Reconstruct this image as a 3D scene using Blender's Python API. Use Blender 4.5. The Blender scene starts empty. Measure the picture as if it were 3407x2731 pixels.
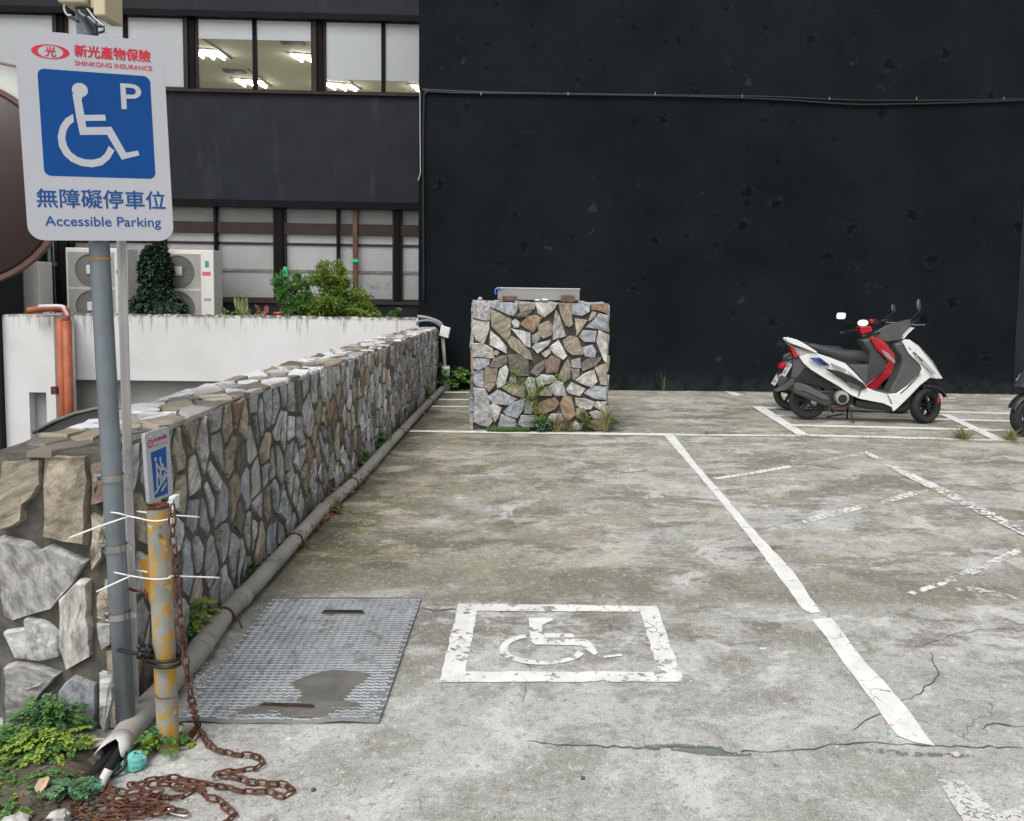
import bpy, bmesh, math, random
import numpy as np
from mathutils import Vector, Matrix, noise as mnoise

SC = bpy.context.scene
COL = SC.collection
random.seed(7)

# ------------------------------------------------------------------ camera
# Photo pixels (3407 x 2731) are only used as a surveying aid: a pixel plus a
# known plane (ground, wall face, side of a thing) gives a point in metres.
F, XP, YP = 2607.0, 1865.0, 1169.0
VX, VY, TH, H = 1794.0, 980.0, 0.013, 1.43
Yc = np.array([(VX-XP)/F, -(VY-YP)/F, -1.0]); Yc /= np.linalg.norm(Yc)
Xc = np.array([1.0, -TH, 0.0]); Xc[2] = -(Xc[0]*Yc[0]+Xc[1]*Yc[1])/Yc[2]; Xc /= np.linalg.norm(Xc)
Zc = np.cross(Xc, Yc)
BM = np.array([Xc, Yc, Zc])
CAMP = np.array([0, 0, H])
cam_d = bpy.data.cameras.new('camera')
cam_d.sensor_width = 36; cam_d.lens = F/3407*36
cam_d.shift_x = (1703.5-XP)/3407; cam_d.shift_y = -(1365.5-YP)/3407
cam_d.clip_start = 0.05; cam_d.clip_end = 500
cam = bpy.data.objects.new('camera', cam_d); COL.objects.link(cam)
M4 = Matrix([list(BM[0])+[0], list(BM[1])+[0], list(BM[2])+[H], [0, 0, 0, 1]])
cam.matrix_world = M4
SC.camera = cam

# ------------------------------------------------------------------ sky, sun, exposure
SUN_EL, SUN_AZ = math.radians(58), math.radians(205)
w = bpy.data.worlds.new('World'); SC.world = w; w.use_nodes = True
wn = w.node_tree.nodes; wl = w.node_tree.links
wn.clear()
sky = wn.new('ShaderNodeTexSky'); sky.sky_type = 'NISHITA'; sky.sun_disc = False
sky.sun_elevation = SUN_EL; sky.sun_rotation = SUN_AZ
sky.air_density = 1.0; sky.dust_density = 4.0; sky.ozone_density = 1.0
hs = wn.new('ShaderNodeHueSaturation'); hs.inputs['Saturation'].default_value = 0.22
bg = wn.new('ShaderNodeBackground'); bg.inputs['Strength'].default_value = 0.12
wo = wn.new('ShaderNodeOutputWorld')
wl.new(sky.outputs[0], hs.inputs['Color']); wl.new(hs.outputs[0], bg.inputs[0]); wl.new(bg.outputs[0], wo.inputs[0])
sd = bpy.data.lights.new('sun', 'SUN'); sd.energy = 0.9; sd.angle = math.radians(28); sd.color = (1.0, 0.97, 0.93)
so = bpy.data.objects.new('sun', sd); COL.objects.link(so)
sv = Vector((math.sin(SUN_AZ)*math.cos(SUN_EL), math.cos(SUN_AZ)*math.cos(SUN_EL), math.sin(SUN_EL)))
so.rotation_euler = sv.to_track_quat('Z', 'Y').to_euler(); so.location = sv*30
SC.view_settings.view_transform = 'Standard'; SC.view_settings.look = 'None'
SC.view_settings.exposure = 0.62; SC.view_settings.gamma = 1.0
SC.view_settings.use_curve_mapping = False

# ------------------------------------------------------------------ survey helpers
def ray(x, y): return BM @ np.array([(x-XP)/F, -(y-YP)/F, -1.0])
def G(x, y, z=0.0):
    d = ray(x, y); return Vector(CAMP + d*(z-H)/d[2])
def P(x, y, Y):
    d = ray(x, y); return Vector(CAMP + d*Y/d[1])
def plane_hit(x, y, o, n):
    d = Vector(ray(x, y)); c = Vector(CAMP)
    return c + d*((o-c).dot(n)/d.dot(n))

# ------------------------------------------------------------------ materials
MATS = {}
class NT:
    def __init__(s, name):
        s.m = bpy.data.materials.new(name); s.m.use_nodes = True
        s.t = s.m.node_tree; s.t.nodes.clear()
        s.out = s.t.nodes.new('ShaderNodeOutputMaterial')
        s.b = s.n('ShaderNodeBsdfPrincipled'); s.l(s.b.outputs[0], s.out.inputs[0])
        MATS[name] = s.m
    def n(s, typ, **kw):
        nd = s.t.nodes.new(typ)
        for k, v in kw.items():
            if hasattr(nd, k): setattr(nd, k, v)
            else: s.set(nd, k, v)
        return nd
    def set(s, nd, k, v):
        for i in nd.inputs:
            if i.name == k: 
                i.default_value = v; return
    def l(s, a, b): s.t.links.new(a, b)
    def coords(s, kind='Object', scale=(1, 1, 1), rnd=False):
        tc = s.n('ShaderNodeTexCoord') if kind != 'World' else s.n('ShaderNodeNewGeometry')
        o = tc.outputs['Object' if kind == 'Object' else 'Position']
        if rnd:
            oi = s.n('ShaderNodeObjectInfo')
            va = s.n('ShaderNodeVectorMath', operation='MULTIPLY_ADD')
            s.l(oi.outputs['Random'], va.inputs[0]); va.inputs[1].default_value = (37, 53, 71)
            s.l(o, va.inputs[2]); o = va.outputs[0]
        mp = s.n('ShaderNodeMapping'); mp.inputs['Scale'].default_value = scale
        s.l(o, mp.inputs[0]); return mp.outputs[0]
    def noise(s, vec, scale, detail=4, rough=0.55, dist=0.0):
        nd = s.n('ShaderNodeTexNoise'); nd.inputs['Scale'].default_value = scale
        nd.inputs['Detail'].default_value = detail; nd.inputs['Roughness'].default_value = rough
        nd.inputs['Distortion'].default_value = dist
        s.l(vec, nd.inputs['Vector']); return nd.outputs['Fac']
    def ramp(s, fac, a, b, lo=0.0, hi=1.0):
        mr = s.n('ShaderNodeMapRange'); mr.interpolation_type = 'SMOOTHSTEP'
        mr.inputs['From Min'].default_value = a; mr.inputs['From Max'].default_value = b
        mr.inputs['To Min'].default_value = lo; mr.inputs['To Max'].default_value = hi
        s.l(fac, mr.inputs['Value']); return mr.outputs[0]
    def math(s, op, a, b=None):
        nd = s.n('ShaderNodeMath', operation=op)
        for i, v in enumerate((a, b)):
            if v is None: continue
            if isinstance(v, (int, float)): nd.inputs[i].default_value = v
            else: s.l(v, nd.inputs[i])
        return nd.outputs[0]
    def mix(s, fac, a, b, blend='MIX'):
        nd = s.n('ShaderNodeMix', data_type='RGBA', blend_type=blend)
        fi, ai, bi = nd.inputs[0], nd.inputs[6], nd.inputs[7]
        for i, v in ((fi, fac), (ai, a), (bi, b)):
            if isinstance(v, (int, float)): i.default_value = v
            elif isinstance(v, tuple): i.default_value = (*v[:3], 1)
            else: s.l(v, i)
        return nd.outputs[2]
    def bump(s, h, strength=0.3, dist=0.01):
        bp = s.n('ShaderNodeBump'); bp.inputs['Strength'].default_value = strength
        bp.inputs['Distance'].default_value = dist
        s.l(h, bp.inputs['Height']); s.l(bp.outputs[0], s.b.inputs['Normal'])
    def color(s, c):
        if isinstance(c, tuple): s.b.inputs['Base Color'].default_value = (*c[:3], 1)
        else: s.l(c, s.b.inputs['Base Color'])
    def rough(s, r):
        if isinstance(r, (int, float)): s.b.inputs['Roughness'].default_value = r
        else: s.l(r, s.b.inputs['Roughness'])

def simple(name, c, rough=0.6, metal=0.0, var=0.15, scale=6, bump=0.1, bs=60, dirt=None):
    t = NT(name); v = t.coords('Object', rnd=True)
    n = t.noise(v, scale, 5)
    lo = tuple(max(0, x*(1-var)) for x in c); hi = tuple(x*(1+var) for x in c)
    col = t.mix(t.ramp(n, .3, .7), lo, hi)
    if dirt:
        m = t.ramp(t.noise(v, scale*2.2, 6, .65), dirt[1]-.05, dirt[1]+.08)
        col = t.mix(m, col, dirt[0])
    t.color(col); t.rough(rough); t.b.inputs['Metallic'].default_value = metal
    if bump: t.bump(t.noise(v, bs, 3), bump, 0.004)
    return t.m

# concrete ground
t = NT('concrete_ground'); v = t.coords('World'); v2 = t.coords('World', (0.7, 1.25, 1))
big = t.noise(v2, 0.85, 9, .66, .25); mid = t.noise(v, 3.4, 10, .70, .3); fine = t.noise(v, 30, 8, .80)
grit = t.noise(v, 130, 4, .85)
stain2 = t.noise(v2, 1.7, 10, .74, .35)
sep = t.n('ShaderNodeSeparateXYZ'); t.l(v, sep.inputs[0])
X_, Y_ = sep.outputs[0], sep.outputs[1]
col = t.mix(t.ramp(big, .40, .60), (.315, .313, .282), (.455, .450, .428))
col = t.mix(t.math('MULTIPLY', t.ramp(mid, .50, .59), .85), col, (.198, .197, .163))
col = t.mix(t.math('MULTIPLY', t.ramp(stain2, .50, .56), t.ramp(Y_, 2.3, 3.2, .30, .78)), col, (.135, .128, .10))
col = t.mix(t.math('MULTIPLY', t.ramp(mid, .46, .38), .75), col, (.58, .575, .54))
# damp olive algae in the bay beside the pipe, fading to the right
xm = t.ramp(X_, -1.3, 1.5, 1.0, 0.25); ym = t.ramp(Y_, 3.4, 3.9)
am = t.math('MULTIPLY', xm, ym)
alg = t.ramp(t.math('ADD', t.noise(v2, 1.3, 10, .72, .3), t.math('MULTIPLY', am, .20)), .56, .65)
col = t.mix(t.math('MULTIPLY', t.math('MULTIPLY', alg, am), .90), col, (.58, .54, .36), 'MULTIPLY')
gm = t.math('MULTIPLY', t.ramp(X_, -1.25, -.45, 1, 0), t.ramp(Y_, 3.6, 4.2))
gm2 = t.ramp(t.math('ADD', t.noise(v, 2.3, 8, .70), t.math('MULTIPLY', gm, .24)), .56, .68)
col = t.mix(t.math('MULTIPLY', t.math('MULTIPLY', gm2, gm), .85), col, (.42, .42, .16), 'MULTIPLY')
# far lot is a little greener and darker, the strip before y = 3.8 is damp
far = t.ramp(Y_, 4.5, 9.0)
fpat = t.ramp(t.noise(v2, 1.1, 9, .72, .3), .44, .54, .25, 1.0)
col = t.mix(t.math('MULTIPLY', far, fpat), col, (.70, .70, .60), 'MULTIPLY')
lp = t.ramp(t.noise(v2, 1.55, 10, .74, .4), .535, .60)
col = t.mix(t.math('MULTIPLY', t.math('MULTIPLY', lp, t.ramp(Y_, 3.6, 4.4)), .55), col, (.52, .50, .43))
ob = t.ramp(t.noise(v2, 2.6, 7, .66, .2), .60, .67)
col = t.mix(t.math('MULTIPLY', ob, .55), col, (.45, .44, .40), 'MULTIPLY')
ypat = t.math('MULTIPLY', t.ramp(Y_, 3.3, 3.6), t.ramp(t.noise(v, 1.7, 8, .7), .50, .60))
col = t.mix(t.math('MULTIPLY', ypat, .35), col, (.42, .39, .29))
band = t.math('MULTIPLY', t.ramp(Y_, 3.50, 3.60), t.ramp(Y_, 3.95, 4.05, 1, 0))
band = t.math('MULTIPLY', band, t.ramp(t.noise(v, 2.0, 5), .35, .5))
col = t.mix(t.math('MULTIPLY', band, .6), col, (.15, .14, .095))
near = t.ramp(Y_, 2.6, 3.3, 1, 0)
col = t.mix(t.math('MULTIPLY', near, .25), col, (.485, .48, .465))
# dark pits and pale grit
col = t.mix(t.math('MULTIPLY', t.ramp(fine, .53, .62), .60), col, (.12, .115, .09))
col = t.mix(t.math('MULTIPLY', t.ramp(fine, .46, .37), .50), col, (.72, .70, .67))
col = t.mix(t.math('MULTIPLY', t.ramp(grit, .53, .62), .52), col, (.10, .097, .08))
col = t.mix(t.math('MULTIPLY', t.ramp(grit, .46, .38), .42), col, (.80, .78, .75))
foot_shade = t.math('MULTIPLY', t.math('MULTIPLY', t.ramp(X_, -1.34, -1.12, 1, 0), t.ramp(Y_, 2.55, 2.8)), t.ramp(t.noise(v, 9, 6, .7), .30, .55))  # contact shade by pipe and wall foot, painted into the ground colour
col = t.mix(t.math('MULTIPLY', foot_shade, .65), col, (.075, .07, .05))
# hairline cracks
vo = t.n('ShaderNodeTexVoronoi', feature='DISTANCE_TO_EDGE'); vo.inputs['Scale'].default_value = 1.3
vd = t.n('ShaderNodeVectorMath', operation='MULTIPLY_ADD')
nn = t.n('ShaderNodeTexNoise'); nn.inputs['Scale'].default_value = 2.5; nn.inputs['Detail'].default_value = 8; t.l(v, nn.inputs['Vector'])
t.l(nn.outputs['Color'], vd.inputs[0]); vd.inputs[1].default_value = (.55, .55, .0); t.l(v, vd.inputs[2]); t.l(vd.outputs[0], vo.inputs['Vector'])
crk = t.math('MULTIPLY', t.ramp(vo.outputs['Distance'], .0, .004, 1, 0), t.ramp(t.noise(v, .9, 3), .50, .60))
col = t.mix(t.math('MULTIPLY', crk, .75), col, (.07, .068, .06))
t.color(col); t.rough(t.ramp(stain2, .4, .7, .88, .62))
hgt = t.math('ADD', t.math('ADD', t.math('MULTIPLY', fine, .5), t.math('MULTIPLY', grit, .35)), t.math('MULTIPLY', mid, .8))
t.bump(hgt, .55, .006)

def paint_mat(name, thr, c=(.78, .78, .75), scale=22):
    t = NT(name); v = t.coords('World')
    n = t.math('ADD', t.math('MULTIPLY', t.noise(v, scale, 8, .72), .7), t.math('MULTIPLY', t.noise(v, 3.1, 3), .3))
    vo = t.n('ShaderNodeTexVoronoi', feature='DISTANCE_TO_EDGE'); vo.inputs['Scale'].default_value = 9
    vd = t.n('ShaderNodeVectorMath', operation='MULTIPLY_ADD')
    nn = t.n('ShaderNodeTexNoise'); nn.inputs['Scale'].default_value = 9; nn.inputs['Detail'].default_value = 6; t.l(v, nn.inputs['Vector'])
    t.l(nn.outputs['Color'], vd.inputs[0]); vd.inputs[1].default_value = (.12, .12, 0); t.l(v, vd.inputs[2]); t.l(vd.outputs[0], vo.inputs['Vector'])
    cr = t.math('MULTIPLY', t.ramp(vo.outputs['Distance'], .0, .018, 1, 0), t.ramp(t.noise(v, 1.7, 3), .54, .62))
    mask = t.math('MAXIMUM', t.ramp(n, thr-.015, thr+.02), cr)
    t.color(t.mix(t.ramp(t.noise(v, 7, 6, .7), .4, .7), c, tuple(x*.82 for x in c))); t.rough(.7)
    t.bump(t.noise(v, 60, 4), .3, .003)
    tr = t.n('ShaderNodeBsdfTransparent'); mx = t.n('ShaderNodeMixShader')
    t.l(mask, mx.inputs[0]); t.l(t.b.outputs[0], mx.inputs[1]); t.l(tr.outputs[0], mx.inputs[2]); t.l(mx.outputs[0], t.out.inputs[0])
    return t.m
paint_mat('white_paint', .60, (.74, .74, .71)); paint_mat('worn_paint', .55, (.74, .74, .71)); paint_mat('faded_paint', .512, (.74, .74, .71), 30)
paint_mat('ghost_paint', .488, (.6, .6, .57), 34); paint_mat('soft_paint', .515, (.62, .61, .59), 80); paint_mat('green_grit', .50, (.17, .19, .17), 34)

# natural stone: colour of each stone from the object's own colour
for nm_ in ('stone', 'stone_attr'):
  t = NT(nm_); v = t.coords('Object', rnd=True)
  rt0 = t.n('ShaderNodeVectorRotate', rotation_type='EULER_XYZ'); t.l(v, rt0.inputs['Vector'])
  ob0 = t.n('ShaderNodeObjectInfo'); mm0 = t.n('ShaderNodeVectorMath', operation='SCALE'); mm0.inputs[0].default_value = (17, 29, 41); t.l(ob0.outputs['Random'], mm0.inputs['Scale']); t.l(mm0.outputs[0], rt0.inputs['Rotation'])
  mp0 = t.n('ShaderNodeMapping'); mp0.inputs['Scale'].default_value = (14, 1.8, 6); t.l(rt0.outputs[0], mp0.inputs[0]); vs = mp0.outputs[0]
  if nm_ == 'stone': ocol = t.n('ShaderNodeObjectInfo').outputs['Color']
  else:
      an_ = t.n('ShaderNodeVertexColor'); an_.layer_name = 'stone_colour'; ocol = an_.outputs['Color']
  st = t.noise(vs, 2.6, 9, .74, .25); fn = t.noise(v, 45, 5, .7); pt = t.noise(v, 7, 5, .6, 1.0)
  c = t.mix(t.ramp(st, .3, .7), (.42, .42, .44), (1.55, 1.54, 1.50)); c = t.mix(1.0, ocol, c, 'MULTIPLY')
  c = t.mix(t.math('MULTIPLY', t.ramp(pt, .56, .70), .5), c, (.30, .22, .13))
  c = t.mix(t.math('MULTIPLY', t.ramp(fn, .6, .75), .5), c, (.09, .085, .075))
  c = t.mix(t.math('MULTIPLY', t.ramp(fn, .42, .3), .4), c, (.62, .62, .60))
  t.color(c); t.rough(.72)
  t.bump(t.math('ADD', t.math('MULTIPLY', fn, .35), t.math('ADD', t.math('MULTIPLY', st, 1.2), pt)), .75, .012)

t = NT('cap_stone'); v = t.coords('Object', rnd=True)
oi = t.n('ShaderNodeObjectInfo'); fn = t.noise(v, 30, 6, .7); pt = t.noise(v, 6, 5, .6, 1.0)
c = t.mix(t.math('MULTIPLY', t.ramp(pt, .52, .66), .6), oi.outputs['Color'], (.20, .17, .13))
c = t.mix(t.math('MULTIPLY', t.ramp(fn, .58, .72), .5), c, (.12, .11, .10))
t.color(c); t.rough(t.ramp(pt, .3, .7, .28, .5)); t.bump(t.math('ADD', fn, pt), .35, .006)

t = NT('dark_mortar'); v = t.coords('World'); n = t.noise(v, 14, 8, .7)
t.color(t.mix(t.ramp(n, .3, .7), (.030, .029, .024), (.095, .090, .074))); t.rough(.95); t.bump(n, .8, .012)
t = NT('mortar'); v = t.coords('World'); n = t.noise(v, 12, 8, .7); m = t.noise(v, 2.2, 5)
c = t.mix(t.ramp(n, .3, .7), (.055, .052, .042), (.14, .133, .11)); c = t.mix(t.math('MULTIPLY', t.ramp(m, .5, .7), .6), c, (.05, .052, .035))
t.color(c); t.rough(.9); t.bump(n, .8, .012)

# black mosaic wall
t = NT('black_mosaic'); v = t.coords('World')
mp = t.n('ShaderNodeMapping'); mp.inputs['Rotation'].default_value = (math.radians(90), 0, 0); t.l(v, mp.inputs[0])
br = t.n('ShaderNodeTexBrick', offset=0.0, squash=1.0)
for k, val in (('Scale', 1.0), ('Mortar Size', .0022), ('Mortar Smooth', .3), ('Brick Width', .030), ('Row Height', .030), ('Bias', 0.0)): br.inputs[k].default_value = val
br.inputs['Color1'].default_value = (.0072, .0102, .0128, 1); br.inputs['Color2'].default_value = (.0092, .0126, .0156, 1); br.inputs['Mortar'].default_value = (.018, .023, .026, 1)
t.l(mp.outputs[0], br.inputs['Vector'])
big = t.noise(v, .7, 6, .6)
c = t.mix(t.ramp(big, .35, .68), br.outputs['Color'], (.0064, .0092, .0104))
# bare spots where tiles came off, dark with pale rims; scuffs
def spots(scale, r0, r1, dist, gate):
    vo = t.n('ShaderNodeTexVoronoi', feature='F1'); vo.inputs['Scale'].default_value = scale
    vd = t.n('ShaderNodeVectorMath', operation='MULTIPLY_ADD'); nn = t.n('ShaderNodeTexNoise'); nn.inputs['Scale'].default_value = 9; nn.inputs['Detail'].default_value = 6; nn.inputs['Roughness'].default_value = .65
    t.l(v, nn.inputs['Vector']); t.l(nn.outputs['Color'], vd.inputs[0]); vd.inputs[1].default_value = (dist, dist, dist); t.l(v, vd.inputs[2]); t.l(vd.outputs[0], vo.inputs['Vector'])
    sp_c = t.n('ShaderNodeSeparateXYZ'); t.l(vo.outputs['Color'], sp_c.inputs[0]); d = vo.outputs['Distance']
    on = t.ramp(sp_c.outputs[0], gate, gate+.02)      # only some cells carry a spot, each of its own size
    rr = t.math('MULTIPLY', t.math('ADD', sp_c.outputs[1], .35), r1)
    return t.math('MULTIPLY', on, t.ramp(t.math('DIVIDE', d, rr), .75, 1.05, 1, 0)), t.math('MULTIPLY', on, t.math('MULTIPLY', t.ramp(t.math('DIVIDE', d, rr), 1.0, 1.15), t.ramp(t.math('DIVIDE', d, rr), 1.15, 1.7, 1, 0)))
core, rim = spots(2.4, 0, .17, .34, .50); c2_, r2_ = spots(4.6, 0, .17, .26, .72); c3_, _ = spots(3.1, 0, .16, .30, .88)
core = t.math('MAXIMUM', core, c2_)
c = t.mix(t.math('MULTIPLY', rim, t.ramp(t.noise(v, 14, 4), .46, .60, 0, .55)), c, (.024, .029, .032)); c = t.mix(t.math('MULTIPLY', core, .58), c, (.0018, .0024, .0028))
c = t.mix(t.math('MULTIPLY', c3_, .45), c, (.045, .052, .056))
sm = t.ramp(t.noise(v, 3.3, 7, .7), .665, .74)
c = t.mix(t.math('MULTIPLY', sm, .30), c, (.045, .050, .053))
vl = t.coords('World', (.5, 1, 13)); sl = t.ramp(t.noise(vl, 1.6, 6, .75), .62, .70)
c = t.mix(t.math('MULTIPLY', sl, .30), c, (.034, .038, .040))
sepz = t.n('ShaderNodeSeparateXYZ'); t.l(v, sepz.inputs[0])
splash = t.math('MULTIPLY', t.ramp(sepz.outputs[2], .0, .38, 1, 0), t.ramp(t.noise(v, 6, 6), .3, .6))
c = t.mix(t.math('MULTIPLY', splash, .35), c, (.055, .058, .055))
t.color(c); t.rough(t.ramp(big, .3, .7, .55, .7)); t.b.inputs['Specular IOR Level'].default_value = .05
t.bump(t.math('SUBTRACT', t.math('MULTIPLY', br.outputs['Fac'], -1.0), t.math('MULTIPLY', core, 2.0)), .35, .003)

t = NT('dark_band'); v = t.coords('World'); vz = t.coords('World', (2.2, 1, .35))
n = t.noise(v, 2.0, 7, .65); sk = t.noise(vz, 1.6, 6, .6)
c = t.mix(t.ramp(n, .3, .7), (.0085, .0115, .0160), (.0150, .0190, .0250)); c = t.mix(t.math('MULTIPLY', t.ramp(sk, .60, .70), .35), c, (.045, .05, .06))
t.color(c); t.rough(.62); t.b.inputs['Specular IOR Level'].default_value = .25; t.bump(t.noise(v, 40, 3), .2, .003)

t = NT('white_plaster'); v = t.coords('World'); vz = t.coords('World', (11, 11, .8))
sp = t.n('ShaderNodeSeparateXYZ'); t.l(v, sp.inputs[0])
top = t.ramp(sp.outputs[2], .55, 1.05); sk = t.noise(vz, 1.0, 5, .65)
c = t.mix(t.ramp(t.noise(v, 1.1, 5), .4, .7), (.73, .73, .715), (.64, .64, .62))
m = t.math('MULTIPLY', t.ramp(t.math('ADD', sk, t.math('MULTIPLY', top, .16)), .66, .76), t.ramp(sp.outputs[2], .25, 1.0))
c = t.mix(t.math('MULTIPLY', m, .6), c, (.24, .225, .19))
edge = t.math('MULTIPLY', t.ramp(sp.outputs[2], .98, 1.035), t.ramp(t.noise(v, 16, 4), .40, .55))
c = t.mix(t.math('MULTIPLY', edge, .85), c, (.09, .085, .07))
c = t.mix(t.math('MULTIPLY', t.ramp(t.noise(v, 5, 7, .7), .62, .72), .4), c, (.35, .34, .31))
t.color(c); t.rough(.85); t.bump(t.noise(v, 25, 4), .25, .005)

simple('grey_plaster', (.30, .31, .30), .85, 0, .15, 1.2, .2)
simple('pale_plaster', (.42, .42, .39), .85, 0, .15, 1.2, .2)
simple('asphalt', (.10, .10, .10), .9, 0, .2, 3, .4, 80)
simple('brown_frame', (.050, .038, .034), .5, 0, .15, 3, 0)
simple('dark_frame', (.009, .009, .010), .5, 0, .15, 3, 0)
for k_ in ('brown_frame', 'dark_frame'): MATS[k_].node_tree.nodes['Principled BSDF'].inputs['Specular IOR Level'].default_value = .08
simple('rust_wood', (.12, .052, .028), .7, 0, .2, 6, .1)
t = NT('blind'); t.color((.93, .95, .96)); t.rough(.7)   # translucent roller blind lit from both sides
tl = t.n('ShaderNodeBsdfTranslucent'); tl.inputs[0].default_value = (.92, .95, .97, 1); mx = t.n('ShaderNodeMixShader'); mx.inputs[0].default_value = .22
t.l(t.b.outputs[0], mx.inputs[1]); t.l(tl.outputs[0], mx.inputs[2]); t.l(mx.outputs[0], t.out.inputs[0])
simple('office_wall', (.70, .69, .62), .9, 0, .05, 1, 0)
simple('office_ceiling', (.40, .385, .27), .9, 0, .08, .6, 0)
simple('board_grey', (.80, .81, .80), .7, 0, .1, 1.0, 0, dirt=((.30, .29, .26), .66))
simple('board_dim', (.30, .305, .28), .7, 0, .15, 1.0, 0)
simple('galvanised', (.20, .232, .255), .42, .45, .12, 7, .08, 40, dirt=((.20, .22, .23), .62))
simple('white_pvc', (.58, .57, .56), .45, 0, .05, 4, .05, dirt=((.38, .36, .33), .64))
simple('grey_pvc', (.33, .315, .285), .55, 0, .12, 3, .1, 60, dirt=((.20, .19, .165), .58))
simple('steel_clamp', (.42, .42, .40), .35, .9, .2, 20, .1)
simple('zip_tie', (.75, .75, .74), .4, 0, .03, 5, 0)
simple('black_cable', (.010, .010, .011), .45, 0, .2, 8, .1)
simple('beige_cable', (.40, .36, .30), .6, 0, .2, 8, .1)
simple('beige_box', (.56, .49, .33), .5, 0, .08, 4, .05)
simple('rust', (.115, .045, .028), .8, .25, .45, 18, .6, 90, dirt=((.20, .085, .045), .56))
simple('bright_steel', (.75, .75, .73), .25, 1, .05, 5, 0)
simple('soil', (.085, .068, .048), .95, 0, .4, 9, .9, 40, dirt=((.16, .14, .11), .58))
simple('pebble', (.42, .41, .39), .85, 0, .3, 20, .3)
simple('turquoise', (.12, .42, .37), .8, 0, .3, 26, .5, 60, dirt=((.35, .55, .5), .60))
simple('dead_leaf', (.24, .115, .065), .8, 0, .35, 3, .1)
simple('dry_leaf', (.48, .36, .24), .8, 0, .2, 3, .1)
simple('crack', (.085, .082, .068), .95, 0, .3, 20, .3)
simple('dark_rust', (.035, .022, .018), .85, .1, .4, 20, .3)
simple('dried_mud', (.135, .130, .117), .95, 0, .2, 9, .5, 120)
simple('sign_white', (.43, .445, .48), .45, 0, .02, 2, 0)
simple('sign_blue', (.005, .060, .235), .4, 0, .05, 2, 0)
simple('sign_blue_small', (.01, .10, .32), .4, 0, .05, 2, 0)
simple('sign_red', (.55, .035, .06), .5, 0, .08, 2, 0)
simple('sign_navy', (.018, .075, .26), .5, 0, .08, 2, 0)
for k_ in ('sign_white', 'sign_blue', 'sign_blue_small', 'sign_red', 'sign_navy'): MATS[k_].node_tree.nodes['Principled BSDF'].inputs['Specular IOR Level'].default_value = .12
simple('mirror_back', (.035, .014, .010), .5, 0, .2, 3, .1)
simple('mirror_rim', (.12, .06, .045), .5, 0, .2, 3, .1)
simple('hood_inner', (.40, .42, .38), .5, 0, .1, 3, 0)
simple('ac_white', (.72, .70, .65), .45, 0, .04, 2, 0, dirt=((.55, .52, .46), .66))
simple('ac_grille', (.36, .35, .33), .6, 0, .1, 3, 0)
simple('ac_dark', (.17, .165, .155), .6, 0, .1, 3, 0)
simple('orange_pipe', (.36, .095, .040), .6, 0, .22, 5, .1, dirt=((.60, .52, .45), .70))
simple('red_plastic', (.42, .035, .04), .45, 0, .1, 3, 0)
simple('terracotta', (.28, .10, .05), .8, 0, .2, 5, 0)
simple('stainless', (.36, .355, .34), .42, .5, .06, 3, .05)
simple('brick_old', (.13, .085, .06), .9, 0, .3, 14, .4)
simple('plaster_bit', (.62, .61, .58), .9, 0, .1, 14, .3)
simple('yellow_plate', (.45, .24, .03), .6, 0, .2, 12, .1)
simple('bark', (.09, .065, .045), .9, 0, .3, 20, .4)
simple('blue_plastic', (.10, .18, .70), .4, 0, .1, 3, 0)
simple('teal_print', (.02, .30, .33), .5, 0, .1, 3, 0)
simple('green_print', (.05, .30, .25), .5, 0, .1, 3, 0)
simple('green_tape', (.02, .55, .25), .5, 0, .1, 3, 0)
simple('pink_print', (.62, .12, .18), .5, 0, .1, 3, 0)

# rusted post with flaking yellow paint
t = NT('flaked_yellow'); v = t.coords('World'); vz = t.coords('World', (1, 1, .55))
n = t.noise(vz, 26, 7, .7, .6); m = t.noise(v, 8, 4)
c = t.mix(t.ramp(m, .35, .65), (.23, .235, .20), (.31, .31, .27))
c = t.mix(t.ramp(n, .505, .53), c, (.46, .25, .03))
c = t.mix(t.math('MULTIPLY', t.ramp(t.noise(vz, 17, 6, .7), .62, .66), .8), c, (.13, .055, .03))
c = t.mix(t.math('MULTIPLY', t.ramp(t.noise(v, 13, 6, .7), .63, .66), .8), c, (.55, .53, .47))
sp = t.n('ShaderNodeSeparateXYZ'); t.l(v, sp.inputs[0])
rt = t.ramp(t.math('ADD', sp.outputs[2], t.math('MULTIPLY', t.noise(v, 30, 3), .05)), .785, .80)
c = t.mix(rt, c, (.10, .035, .02))
t.color(c); t.rough(.62); t.bump(n, .3, .003)

# checker plate steel
t = NT('plate_steel'); v = t.coords('World'); n = t.noise(v, 4.5, 8, .7); g = t.noise(v, 60, 5, .7)
c = t.mix(t.ramp(n, .36, .62), (.185, .197, .205), (.30, .315, .325)); c = t.mix(t.math('MULTIPLY', t.ramp(t.noise(v, 3.2, 7, .65), .5, .64), .65), c, (.20, .19, .17))
c = t.mix(t.math('MULTIPLY', t.ramp(g, .55, .7), .4), c, (.12, .12, .12))
t.color(c); t.rough(.5); t.b.inputs['Metallic'].default_value = .3; t.bump(g, .25, .002)
simple('plate_tread', (.50, .525, .54), .42, .35, .18, 7, .1, dirt=((.26, .25, .23), .58))

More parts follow.
